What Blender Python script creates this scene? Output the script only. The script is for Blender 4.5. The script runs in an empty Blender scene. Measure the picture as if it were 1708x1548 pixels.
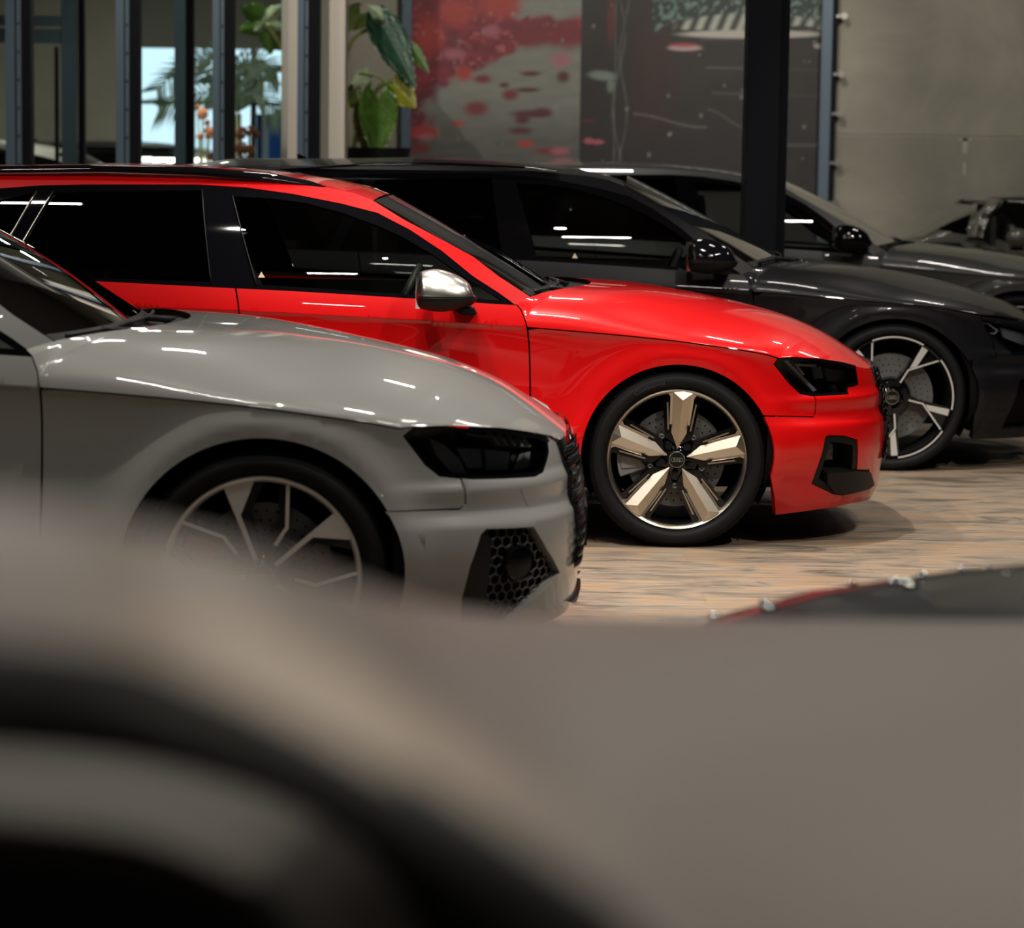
import bpy, bmesh, math, random
import numpy as np
from mathutils import Vector, Matrix
from mathutils.geometry import delaunay_2d_cdt
random.seed(7)
C = bpy.context.scene.collection
SC = bpy.context.scene
PI = math.pi

# ---------------------------------------------------------------- camera
F_PX = 4460.0; PITCH = math.radians(6.346); ROLL = math.radians(0.8); CAM_H = 1.43
_F = Vector((0, math.cos(PITCH), -math.sin(PITCH)))
_r0 = Vector((1, 0, 0)); _u0 = Vector((0, math.sin(PITCH), math.cos(PITCH)))
_R = _r0*math.cos(ROLL) + _u0*math.sin(ROLL)
_U = -_r0*math.sin(ROLL) + _u0*math.cos(ROLL)
CAM = Vector((0, 0, CAM_H))
cd = bpy.data.cameras.new('camera'); cam = bpy.data.objects.new('camera', cd); C.objects.link(cam)
m = Matrix((_R, _U, -_F)).transposed().to_4x4(); m.translation = CAM
cam.matrix_world = m
cd.sensor_width = 36; cd.sensor_fit = 'HORIZONTAL'; cd.lens = 36*F_PX/1708.0
cd.clip_start = 0.05; cd.clip_end = 200
cd.dof.use_dof = True; cd.dof.focus_distance = 9.7
cd.dof.aperture_fstop = (cd.lens/1000)/0.026
SC.camera = cam

def proj(p):
    v = Vector(p)-CAM; z = v.dot(_F)
    return 854+F_PX*v.dot(_R)/z, 774-F_PX*v.dot(_U)/z
def ray(px, py):
    return (_F + _R*((px-854)/F_PX) + _U*((774-py)/F_PX))
def at_y(px, py, Y):
    """point seen at a pixel of the photograph, at world depth Y"""
    d = ray(px, py); return CAM + d*(Y/d.y)
def at_z(px, py, z):
    d = ray(px, py); return CAM + d*((z-CAM_H)/d.z)

# ---------------------------------------------------------------- world, exposure
w = bpy.data.worlds.new('world'); SC.world = w; w.use_nodes = True
bg = w.node_tree.nodes['Background']
bg.inputs[0].default_value = (0.62, 0.85, 1.0, 1); bg.inputs[1].default_value = 1.6
SC.view_settings.view_transform = 'Standard'; SC.view_settings.look = 'None'
SC.view_settings.gamma = 1; SC.view_settings.use_curve_mapping = False
SC.view_settings.exposure = 0.0

CEIL = 5.4
def area(loc, size, sizey, power, col=(1, .95, .88), rot=(0, 0, 0), spread=None):
    l = bpy.data.lights.new('ceiling_light', 'AREA'); l.shape = 'RECTANGLE'
    l.size = size; l.size_y = sizey; l.energy = power; l.color = col
    if spread: l.spread = spread
    o = bpy.data.objects.new('ceiling_light', l); C.objects.link(o); o.location = loc; o.rotation_euler = rot
    return o
def spot(loc, target, power, angle=60, blend=.4, radius=.04, col=(1, .92, .81)):
    l = bpy.data.lights.new('spot_light', 'SPOT'); l.energy = power; l.color = col
    l.spot_size = math.radians(angle); l.spot_blend = blend; l.shadow_soft_size = radius
    o = bpy.data.objects.new('spot_light', l); C.objects.link(o); o.location = loc
    o.rotation_euler = (Vector(target)-Vector(loc)).to_track_quat('-Z', 'Y').to_euler()
    return o
LAMPS = [(-1.0, 5.4), (2.2, 5.4), (-4.2, 5.4),
         (.6, 9.4), (-2.6, 9.4), (3.8, 9.4),
         (-1.0, 13.2), (2.2, 13.2), (5.4, 13.2),
         (.6, 17.0), (3.8, 17.0), (-2.6, 17.0), (-1.0, 2.0), (2.2, 2.0)]
for (lx, ly) in LAMPS:
    area((lx, ly, CEIL-.16), .55, .10, 16 if ly < 4 else (34 if ly < 6 else 30))
SPOTS = [((2.6, 5.9, 4.7), (0.1, 10.0, .8), 560), ((3.4, 8.4, 5.1), (1.6, 10.4, .3), 330),
         ((-.3, 6.7, 5.1), (-.3, 7.7, .7), 480), ((-1.5, 8.3, 5.0), (1.6, 9.6, 0), 650),
         ((.3, 10.1, 5.2), (.5, 10.6, .8), 820), ((-2.2, 15.6, 4.9), (-1.5, 19.6, 2.0), 420), ((-.8, 12.0, 5.1), (1.6, 9.6, 0), 420),  # the spot towards the white column is added to brighten it
         ((4.5, 16.5, 4.8), (4.2, 22.3, 2.0), 600), ((1.0, 17.5, 4.8), (.5, 22.2, 2.0), 420),
         ((.9, .2, 4.7), (.35, 2.3, 1.0), 150), ((3.2, 11.6, 4.8), (3.2, 14.5, .6), 200)]
for a, b, pw in SPOTS:
    spot(a, b, pw)
spot((-.25, -.8, 3.4), (-.052, .85, 1.283), 620, 2.3, 1, .05, (1, .84, .6))  # unseen warm spot added to put a golden glow on the foreground pillar
spot((-.5, -2.4, 2.7), (-.20, 1.3, 1.2), 60, 20, .8, .1)  # unseen low spot added behind the camera to brighten the dashboard pad

# ---------------------------------------------------------------- materials
def new_mat(name):
    mt = bpy.data.materials.new(name); mt.use_nodes = True
    nt = mt.node_tree; return mt, nt, nt.nodes, nt.links, nt.nodes['Principled BSDF']
def mat(name, col, rough=.5, metal=0, coat=0, emit=0, ecol=None, spec=None, bump=0, bscale=200, var=0, vscale=6, coat_rough=.03):
    mt, nt, N, L, b = new_mat(name)
    b.inputs['Base Color'].default_value = (*col, 1); b.inputs['Roughness'].default_value = rough
    b.inputs['Metallic'].default_value = metal; b.inputs['Coat Weight'].default_value = coat
    b.inputs['Coat Roughness'].default_value = coat_rough
    if spec is not None: b.inputs['Specular IOR Level'].default_value = spec
    if emit:
        b.inputs['Emission Color'].default_value = (*(ecol or col), 1); b.inputs['Emission Strength'].default_value = emit
    tc = N.new('ShaderNodeTexCoord')
    if bump:
        n = N.new('ShaderNodeTexNoise'); n.inputs['Scale'].default_value = bscale; n.inputs['Detail'].default_value = 3
        L.new(tc.outputs['Object'], n.inputs['Vector'])
        bp = N.new('ShaderNodeBump'); bp.inputs['Strength'].default_value = bump; bp.inputs['Distance'].default_value = .002
        L.new(n.outputs['Fac'], bp.inputs['Height']); L.new(bp.outputs['Normal'], b.inputs['Normal'])
    if var:
        n = N.new('ShaderNodeTexNoise'); n.inputs['Scale'].default_value = vscale; n.inputs['Detail'].default_value = 5
        L.new(tc.outputs['Object'], n.inputs['Vector'])
        r = N.new('ShaderNodeValToRGB'); r.color_ramp.elements[0].position = .3; r.color_ramp.elements[1].position = .7
        r.color_ramp.elements[0].color = (*[c*(1-var) for c in col], 1); r.color_ramp.elements[1].color = (*[min(1, c*(1+var)) for c in col], 1)
        L.new(n.outputs['Fac'], r.inputs['Fac']); L.new(r.outputs['Color'], b.inputs['Base Color'])
    return mt
def paint(name, col, flake=0, rough=.35, metal=0, coat=1):
    """car paint: base coat with fine flake, under clear coat"""
    mt, nt, N, L, b = new_mat(name)
    b.inputs['Roughness'].default_value = rough; b.inputs['Metallic'].default_value = metal
    b.inputs['Coat Weight'].default_value = coat; b.inputs['Coat Roughness'].default_value = .015
    b.inputs['Coat IOR'].default_value = 1.5; b.inputs['Specular IOR Level'].default_value = .12
    tc = N.new('ShaderNodeTexCoord'); v = N.new('ShaderNodeTexVoronoi'); v.inputs['Scale'].default_value = 900
    L.new(tc.outputs['Object'], v.inputs['Vector'])
    mx = N.new('ShaderNodeMix'); mx.data_type = 'RGBA'; mx.inputs[6].default_value = (*col, 1)
    mx.inputs[7].default_value = (*[min(1, c*(1+flake)+flake*.02) for c in col], 1)
    sp = N.new('ShaderNodeSeparateColor'); L.new(v.outputs['Color'], sp.inputs[0])
    L.new(sp.outputs[0], mx.inputs[0]); L.new(mx.outputs[2], b.inputs['Base Color'])
    return mt
def glass_mat(name, tint, refl=1.0, rough=.0):
    """thin car glass: tinted transmission with fresnel reflection"""
    mt = bpy.data.materials.new(name); mt.use_nodes = True; nt = mt.node_tree; N = nt.nodes; L = nt.links
    N.clear()
    out = N.new('ShaderNodeOutputMaterial'); tr = N.new('ShaderNodeBsdfTransparent'); tr.inputs[0].default_value = (*tint, 1)
    gl = N.new('ShaderNodeBsdfGlossy'); gl.inputs['Roughness'].default_value = rough; gl.inputs[0].default_value = (refl, refl, refl, 1)
    fr = N.new('ShaderNodeFresnel'); fr.inputs[0].default_value = 1.55
    mx = N.new('ShaderNodeMixShader'); L.new(fr.outputs[0], mx.inputs[0]); L.new(tr.outputs[0], mx.inputs[1]); L.new(gl.outputs[0], mx.inputs[2])
    L.new(mx.outputs[0], out.inputs[0]); return mt
M = {
 'red': paint('red_paint', (.50, .0025, .0035)),
 'grey': paint('grey_paint', (.245, .243, .235)),
 'black': paint('black_paint', (.0025, .0025, .0035), .3, coat=.45),
 'dkgrey': paint('dark_grey_paint', (.045, .046, .045), .4, .4, .3),
 'olive': paint('olive_grey_paint', (.12, .115, .095), .4, .4, .3),
 'taupe': paint('taupe_paint', (.30, .27, .235), .2, .45, .1),
 'gloss': mat('gloss_black', (.003, .003, .004), .03, spec=.45),
 'satin': mat('satin_black', (.005, .005, .005), .45, spec=.2, bump=.1, bscale=400),
 'plastic': mat('dark_plastic', (.008, .008, .009), .5, spec=.25, bump=.3, bscale=500),
 'inner': mat('inner_black', (.003, .003, .003), .8, spec=.1, bump=.1),
 'rubber': mat('tyre_rubber', (.0055, .0055, .006), .6, spec=.14, bump=.25, bscale=300),
 'letter': mat('raised_rubber', (.022, .022, .022), .5, bump=.1),
 'silver': mat('machined_silver', (.66, .65, .63), .33, metal=.6, bump=.03, bscale=900),
 'bronze': mat('champagne_alloy', (.56, .505, .425), .30, metal=1, bump=.03, bscale=900),
 'chrome': mat('chrome', (.8, .8, .8), .08, metal=1, bump=.01),
 'matsilver': mat('matt_silver', (.60, .585, .55), .28, metal=1, bump=.05, bscale=600),
 'mesh': mat('grille_mesh_grey', (.05, .05, .053), .35, bump=.05),
 'disc': mat('brake_disc_steel', (.12, .12, .12), .45, metal=.55, bump=.2, bscale=700),
 'caliper': mat('caliper_grey', (.17, .17, .17), .4, bump=.1),
 'redcal': mat('caliper_red', (.35, .01, .01), .35, bump=.1),
 'leather': mat('black_leather', (.016, .015, .015), .45, bump=.5, bscale=300),
 'lamp': mat('lamp_housing', (.34, .35, .39), .3, metal=.3, bump=.05),
 'lampchrome': mat('lamp_reflector', (.75, .76, .78), .35, metal=.3, bump=.03),
 'amber': mat('amber_reflector', (.6, .22, .02), .3, bump=.05),
 'white': mat('white_print', (.6, .6, .58), .5, bump=.05),
 'sticker': mat('cream_sticker', (.45, .36, .26), .6, bump=.05),
 'glass_f': glass_mat('front_glass', (.72, .75, .72)),
 'glass_r': glass_mat('privacy_glass', (.02, .02, .022)),
 'glass_w': glass_mat('windscreen_glass', (.27, .30, .27)),
 'glass_l': glass_mat('lamp_glass', (.75, .77, .8)),
 'pane': glass_mat('window_pane', (.86, .9, .88)),
 'taillight': mat('tail_lamp_red', (.35, .004, .01), .15, coat=1, bump=.02),
}

# ---------------------------------------------------------------- object helpers
def link(name, me, material, parent=None):
    o = bpy.data.objects.new(name, me); C.objects.link(o)
    if material: me.materials.append(material)
    if parent: o.parent = parent
    return o
def thing(name, label, cat, loc=(0, 0, 0), group=None):
    o = bpy.data.objects.new(name, None); C.objects.link(o); o.location = loc
    o['label'] = label; o['category'] = cat; o.empty_display_size = .2
    if group: o['group'] = group
    return o
def tag(o, label, cat, group=None):
    o['label'] = label; o['category'] = cat
    if group: o['group'] = group
    return o
def struct(o): o['kind'] = 'structure'; return o
def from_bm(name, bm, material, parent=None, smooth=True, auto=None):
    me = bpy.data.meshes.new(name); bm.normal_update(); bm.to_mesh(me); bm.free()
    if smooth: me.shade_smooth()
    o = link(name, me, material, parent)
    if smooth and auto is not None: me.set_sharp_from_angle(angle=math.radians(auto))
    return o
def from_py(name, vs, fs, material, parent=None, smooth=True, auto=None, normals=None):
    me = bpy.data.meshes.new(name); me.from_pydata([tuple(v) for v in vs], [], fs); me.update()
    if smooth: me.shade_smooth()
    if auto is not None: me.set_sharp_from_angle(angle=math.radians(auto))
    if normals is not None: me.normals_split_custom_set_from_vertices([tuple(n) for n in normals])
    return link(name, me, material, parent)
def box(bm, a, b):
    """axis-aligned box between two corners"""
    vs = [bm.verts.new((x, y, z)) for x in (a[0], b[0]) for y in (a[1], b[1]) for z in (a[2], b[2])]
    for f in ((0, 1, 3, 2), (4, 6, 7, 5), (0, 4, 5, 1), (2, 3, 7, 6), (0, 2, 6, 4), (1, 5, 7, 3)):
        bm.faces.new([vs[i] for i in f])
def box_obj(name, a, b, material, parent=None, bevel=0):
    bm = bmesh.new(); box(bm, a, b)
    bmesh.ops.recalc_face_normals(bm, faces=bm.faces)
    if bevel: bmesh.ops.bevel(bm, geom=list(bm.edges), offset=bevel, segments=2, affect='EDGES')
    return from_bm(name, bm, material, parent, smooth=False)
def tube(bm, pts, r, n=10, caps=True, flat=1.0):
    """tube along points; r a number or list"""
    pts = [Vector(p) for p in pts]; rs = r if isinstance(r, (list, tuple)) else [r]*len(pts)
    rings = []; up = Vector((0, 0, 1))
    for i, p in enumerate(pts):
        t = (pts[min(i+1, len(pts)-1)]-pts[max(i-1, 0)]).normalized()
        u = up if abs(t.dot(up)) < .95 else Vector((1, 0, 0))
        a = t.cross(u).normalized(); b2 = a.cross(t).normalized()
        rings.append([bm.verts.new(p+(a*math.cos(2*PI*k/n)+b2*math.sin(2*PI*k/n)*flat)*rs[i]) for k in range(n)])
    for i in range(len(rings)-1):
        for k in range(n):
            bm.faces.new((rings[i][k], rings[i][(k+1) % n], rings[i+1][(k+1) % n], rings[i+1][k]))
    if caps:
        bm.faces.new(rings[0][::-1]); bm.faces.new(rings[-1])
def grid_obj(name, rows, material, parent=None, flip=False, thick=0):
    """surface through rows of points"""
    nr, nc = len(rows), len(rows[0]); vs = [p for r in rows for p in r]; fs = []
    for i in range(nr-1):
        for j in range(nc-1):
            q = (i*nc+j, i*nc+j+1, (i+1)*nc+j+1, (i+1)*nc+j)
            fs.append(q[::-1] if flip else q)
    o = from_py(name, vs, fs, material, parent)
    if thick:
        s = o.modifiers.new('s', 'SOLIDIFY'); s.thickness = thick; s.offset = -1
    return o
def pchip(pts):
    xs = [p[0] for p in pts]; ys = [p[1] for p in pts]; n = len(xs)
    d = [(ys[i+1]-ys[i])/(xs[i+1]-xs[i]) for i in range(n-1)]; mm = [0]*n
    mm[0] = d[0]; mm[-1] = d[-1]
    for i in range(1, n-1):
        mm[i] = 0 if d[i-1]*d[i] <= 0 else 2*d[i-1]*d[i]/(d[i-1]+d[i])
    def f(x):
        if x <= xs[0]: return ys[0]+mm[0]*(x-xs[0])
        if x >= xs[-1]: return ys[-1]+mm[-1]*(x-xs[-1])
        i = 0
        while x > xs[i+1]: i += 1
        h = xs[i+1]-xs[i]; t = (x-xs[i])/h
        return (2*t**3-3*t**2+1)*ys[i]+(t**3-2*t**2+t)*h*mm[i]+(-2*t**3+3*t**2)*ys[i+1]+(t**3-t**2)*h*mm[i+1]
    return f
def sstep(a, b, x):
    t = max(0, min(1, (x-a)/(b-a))); return t*t*(3-2*t)
def inside(p, poly):
    x, y = p; c = False; n = len(poly); j = n-1
    for i in range(n):
        xi, yi = poly[i]; xj, yj = poly[j]
        if (yi > y) != (yj > y) and x < (xj-xi)*(y-yi)/(yj-yi)+xi: c = not c
        j = i
    return c
def densify(poly, step, closed=True):
    out = []; n = len(poly)
    for i in range(n if closed else n-1):
        a = poly[i]; b = poly[(i+1) % n]; L = math.hypot(b[0]-a[0], b[1]-a[1]); k = max(1, int(L/step+.5))
        for q in range(k): out.append((a[0]+(b[0]-a[0])*q/k, a[1]+(b[1]-a[1])*q/k))
    if not closed: out.append(poly[-1])
    return out
def area2(poly):
    return sum(poly[i][0]*poly[(i+1) % len(poly)][1]-poly[(i+1) % len(poly)][0]*poly[i][1] for i in range(len(poly)))/2
def inset(poly, g):
    """move a closed outline inward by g"""
    if g == 0: return list(poly)
    s = 1 if area2(poly) > 0 else -1; n = len(poly); out = []
    for i in range(n):
        a, b, c = Vector(poly[i-1]), Vector(poly[i]), Vector(poly[(i+1) % n])
        d1 = (b-a); d2 = (c-b)
        if d1.length < 1e-9 or d2.length < 1e-9: out.append(tuple(b)); continue
        n1 = Vector((-d1.y, d1.x)).normalized()*s; n2 = Vector((-d2.y, d2.x)).normalized()*s
        nn = n1+n2
        if nn.length < .2: out.append(tuple(b)); continue
        nn = nn/ max(.35, nn.dot(n1)); out.append(tuple(b+nn*g))
    return out
def smooth_poly(pts, it=1, closed=False):
    for _ in range(it):
        o = []; n = len(pts)
        for i in range(n if closed else n-1):
            a, b = pts[i], pts[(i+1) % n]
            o += [(a[0]*.75+b[0]*.25, a[1]*.75+b[1]*.25), (a[0]*.25+b[0]*.75, a[1]*.25+b[1]*.75)]
        if not closed: o = [pts[0]]+o+[pts[-1]]
        pts = o
    return pts
def panel(name, surf, outer, material, parent, holes=(), step=.022, gap=0, offset=0, thick=.012, mirror=False, extra=(), only=None):
    """sheet cut to an outline in the parameter plane of a surface, with folded edges"""
    outer = inset(outer, gap); holes = [inset(h, -gap) for h in holes]
    loops = [densify(outer, step)]+[densify(h, step) for h in holes]
    vs = []; es = []
    for lp in loops:
        b = len(vs); vs += lp; es += [(b+i, b+(i+1) % len(lp)) for i in range(len(lp))]
    nb = len(vs)
    x0 = min(p[0] for p in loops[0]); x1 = max(p[0] for p in loops[0]); z0 = min(p[1] for p in loops[0]); z1 = max(p[1] for p in loops[0])
    bpts = np.array(vs)
    nx = int((x1-x0)/step); nz = int((z1-z0)/step)
    cand = [(x0+(i+.5*(j % 2))*step, z0+j*step*.9) for i in range(nx+2) for j in range(int(nz/.9)+2)]
    cand += list(extra)
    for p in cand:
        if not inside(p, loops[0]) or any(inside(p, h) for h in loops[1:]): continue
        if np.min((bpts[:, 0]-p[0])**2+(bpts[:, 1]-p[1])**2) < (step*.55)**2: continue
        vs.append(p)
    r = delaunay_2d_cdt([Vector(v) for v in vs], es, [], 0, 1e-7)
    V = [tuple(v) for v in r[0]]; Fc = []
    for f in r[2]:
        c = (sum(V[i][0] for i in f)/3, sum(V[i][1] for i in f)/3)
        if inside(c, loops[0]) and not any(inside(c, h) for h in loops[1:]): Fc.append(list(f))
    h = .004; P = []; Nn = []
    for (s, z) in V:
        p = Vector(surf(s, z)); a = Vector(surf(s+h, z))-Vector(surf(s-h, z)); b = Vector(surf(s, z+h))-Vector(surf(s, z-h))
        n = a.cross(b); n = n.normalized() if n.length > 1e-12 else Vector((0, -1, 0))
        P.append(p+n*offset); Nn.append(n)
    for f in Fc:
        a, b, c = (P[i] for i in f)
        if (b-a).cross(c-a).dot(Nn[f[0]]+Nn[f[1]]+Nn[f[2]]) < 0: f.reverse()
    cnt = {}
    for f in Fc:
        for i in range(3):
            a, b = f[i], f[(i+1) % 3]; cnt[(a, b)] = 1
    bound = [(a, b) for (a, b) in cnt if (b, a) not in cnt]
    nv0 = len(P)
    if thick:
        for (a, b) in bound:
            if mirror is True and abs(P[a].y) < .006 and abs(P[b].y) < .006: continue
            k = len(P); e = (P[b]-P[a]); sn = e.cross(Nn[a]);
            if sn.length > 1e-12: sn.normalize()
            P += [P[a].copy(), P[b].copy(), P[b]-Nn[b]*thick, P[a]-Nn[a]*thick]; Nn += [sn]*4
            Fc.append([k+1, k, k+3, k+2])
    if mirror == 'split':
        o = from_py(name, P, Fc, material, parent, normals=Nn)
        P2 = [Vector((p.x, -p.y, p.z)) for p in P]; N2 = [Vector((n.x, -n.y, n.z)) for n in Nn]
        from_py(name, P2, [f[::-1] for f in Fc], material, parent, normals=N2)
        return o
    if mirror:
        k = len(P); mp = []; Q = list(P); QN = list(Nn)
        for i, p in enumerate(P):
            if abs(p.y) < .006 and i < nv0: P[i] = Vector((p.x, 0, p.z)); Q[i] = P[i]; mp.append(i)
            else: mp.append(len(Q)); Q.append(Vector((p.x, -p.y, p.z))); QN.append(Vector((Nn[i].x, -Nn[i].y, Nn[i].z)))
        Fc = Fc+[[mp[i] for i in f][::-1] for f in Fc]; P, Nn = Q, QN
    return from_py(name, P, Fc, material, parent, normals=Nn)
# ---------------------------------------------------------------- wheels (axis along y, outer face at y = 0, inboard +y)
def pol(a, r): return (r*math.cos(math.radians(a)), r*math.sin(math.radians(a)))
def lathe(bm, prof, n=96, mi=0, a0=0, a1=360):
    """revolve (radius, y) profile about the y axis"""
    full = abs(a1-a0) >= 360; cols = n if full else n+1; rings = []
    for k in range(cols):
        a = math.radians(a0+(a1-a0)*k/n)
        rings.append([bm.verts.new((r*math.cos(a), y, r*math.sin(a))) for r, y in prof])
    for k in range(n):
        A = rings[k]; B = rings[(k+1) % cols]
        for i in range(len(prof)-1):
            f = bm.faces.new((A[i], A[i+1], B[i+1], B[i])); f.material_index = mi
def plate(bm, poly, y0, y1, top=0, side=0, ys=None):
    """prism from a 2-D outline (x, z): face at y0 towards the viewer, walls back to y1"""
    if area2(poly) < 0: poly = poly[::-1]; ys = ys[::-1] if ys else None
    a = [bm.verts.new((p[0], (ys[i] if ys else y0), p[1])) for i, p in enumerate(poly)]
    b = [bm.verts.new((p[0], y1, p[1])) for p in poly]; n = len(poly)
    f = bm.faces.new(a); f.material_index = top
    for i in range(n):
        f = bm.faces.new((a[(i+1) % n], a[i], b[i], b[(i+1) % n])); f.material_index = side
def stroke(pts, w):
    """outline of a polyline of width w"""
    L = []; Rr = []
    for i, p in enumerate(pts):
        a = Vector(pts[max(0, i-1)]); b = Vector(p); c = Vector(pts[min(len(pts)-1, i+1)])
        d1 = (b-a) if i else (c-b); d2 = (c-b) if i < len(pts)-1 else (b-a)
        n1 = Vector((-d1.y, d1.x)).normalized(); n2 = Vector((-d2.y, d2.x)).normalized()
        n = (n1+n2); n = n/ max(.3, n.dot(n1)); L.append(tuple(b+n*w/2)); Rr.append(tuple(b-n*w/2))
    return L+Rr[::-1]
def rot2(poly, a):
    c, s = math.cos(math.radians(a)), math.sin(math.radians(a))
    return [(x*c-y*s, x*s+y*c) for x, y in poly]
def scl(poly, k): return [(x*k, y*k) for x, y in poly]
def addmats(o, *ms):
    for q in ms: o.data.materials.append(M[q])
    return o
def cyl_y(bm, x, z, r, y0, y1, n=16, mi=0):
    plate(bm, [(x+r*math.cos(2*PI*k/n), z+r*math.sin(2*PI*k/n)) for k in range(n)], y0, y1, mi, mi)
def torus_y(bm, cx, cz, y, R, r, n=24, m_=8, mi=0):
    rings = []
    for k in range(n):
        a = 2*PI*k/n
        rings.append([bm.verts.new((cx+(R+r*math.cos(b))*math.cos(a), y+r*math.sin(b), cz+(R+r*math.cos(b))*math.sin(a))) for b in [2*PI*j/m_ for j in range(m_)]])
    for k in range(n):
        for j in range(m_):
            f = bm.faces.new((rings[k][j], rings[k][(j+1) % m_], rings[(k+1) % n][(j+1) % m_], rings[(k+1) % n][j])); f.material_index = mi

def spoke_red(R, face):
    def bmf():
        bm = bmesh.new()
        # thin machined border that flares into the rim
        bd = [pol(0, .13)]
        bd = [(.13, 0), (.36, -.128), (.42, -.142), (.885, -.168), (.935, -.215), (.965, -.215), (.985, 0), (.965, .215), (.935, .215), (.885, .168), (.42, .142), (.36, .128)]
        ys = [.036, .030, .026, .006, .003, .003, .003, .003, .003, .006, .026, .030]
        plate(bm, scl(bd, R), 0, .06, 0, 1, ys)
        # two long facets meeting in a ridge, and the end facet
        t = (.145, 0, .020); r0 = (.855, 0, -.016); l1 = (.375, -.108, .0236); l2 = (.955, -.135, -.002); k1 = (.375, .108, .0236); k2 = (.955, .135, -.002); e = (.975, 0, -.002)
        def V(p): return bm.verts.new((p[0]*R, p[2], p[1]*R))
        for tri in ([t, l1, l2, r0], [t, r0, k2, k1], [r0, l2, e, k2]):
            f = bm.faces.new([V(p) for p in tri]); f.material_index = 0
            if f.calc_center_median().y > 9: pass
        # skirt under the facets
        ol = [t, l1, l2, e, k2, k1]
        for i in range(6):
            a, b = ol[i], ol[(i+1) % 6]
            f = bm.faces.new([V(a), V(b), V((b[0], b[1], .04)), V((a[0], a[1], .04))]); f.material_index = 0
        # recessed black web on both sides
        for s in (-1, 1):
            plate(bm, scl([(.20, s*.02), (.30, s*.19), (.44, s*.215), (.86, s*.262), (.93, s*.31), (.96, s*.2), (.5, s*.1)], R), .024, .07, 1, 1)
            plate(bm, scl(stroke([(.415, s*.158), (.80, s*.203)], .022), R), .010, .03, 0, 1)
        return bm
    return bmf
def spoke_grey(R, face):
    def bmf():
        bm = bmesh.new()
        P = lambda L: scl([pol(a, r) for a, r in L], R)
        plate(bm, P([(8.8, .975), (3, .98), (-3, .98), (-10.2, .975), (-10.2, .955), (4.6, .64), (4.2, .5), (-1.5, .17), (14, .17)]), .004, .05, 0, 1,
              )
        plate(bm, P([(-10.2, .955), (-13, .96), (-16, .93), (-2, .62), (-4, .5), (-12, .17), (-1.5, .17), (4.2, .5), (4.6, .64)]), .014, .06, 1, 1)
        plate(bm, scl(stroke([pol(-30.5, .975), pol(-31, .92), pol(-42, .54), pol(-41, .49), pol(-38, .33)], .036), R), .004, .05, 0, 1)
        plate(bm, scl(stroke([pol(-28, .95), pol(-36, .54), pol(-30, .33), pol(-30, .2)], .09), R), .018, .06, 1, 1)
        return bm
    return bmf
def spoke_rs6(R, face):
    def bmf():
        bm = bmesh.new(); P = lambda L: scl([pol(a, r) for a, r in L], R)
        plate(bm, P([(0, .99), (-6.5, .99), (-8, .64), (-.3, .55)]), .003, .03, 0, 1)
        plate(bm, scl(stroke([pol(2, .27), pol(0, .51), pol(-22, .975)], .028), R), .003, .03, 0, 1)
        plate(bm, P([(2, .97), (-8, .975), (-15, .975), (-22, .97), (-4, .49), (-4, .2), (40, .2), (6, .45)]), .014, .07, 1, 1)
        arc = [pol(a, .985) for a in range(-22, -73, -5)]
        plate(bm, scl(stroke(arc, .028), R), -.0065, .02, 0, 1)
        return bm
    return bmf
STYLES = {'five_facet': (spoke_red, 86, 'bronze'), 'trapezoid': (spoke_grey, 105, 'silver'), 'blade': (spoke_rs6, 61, 'silver')}
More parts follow.
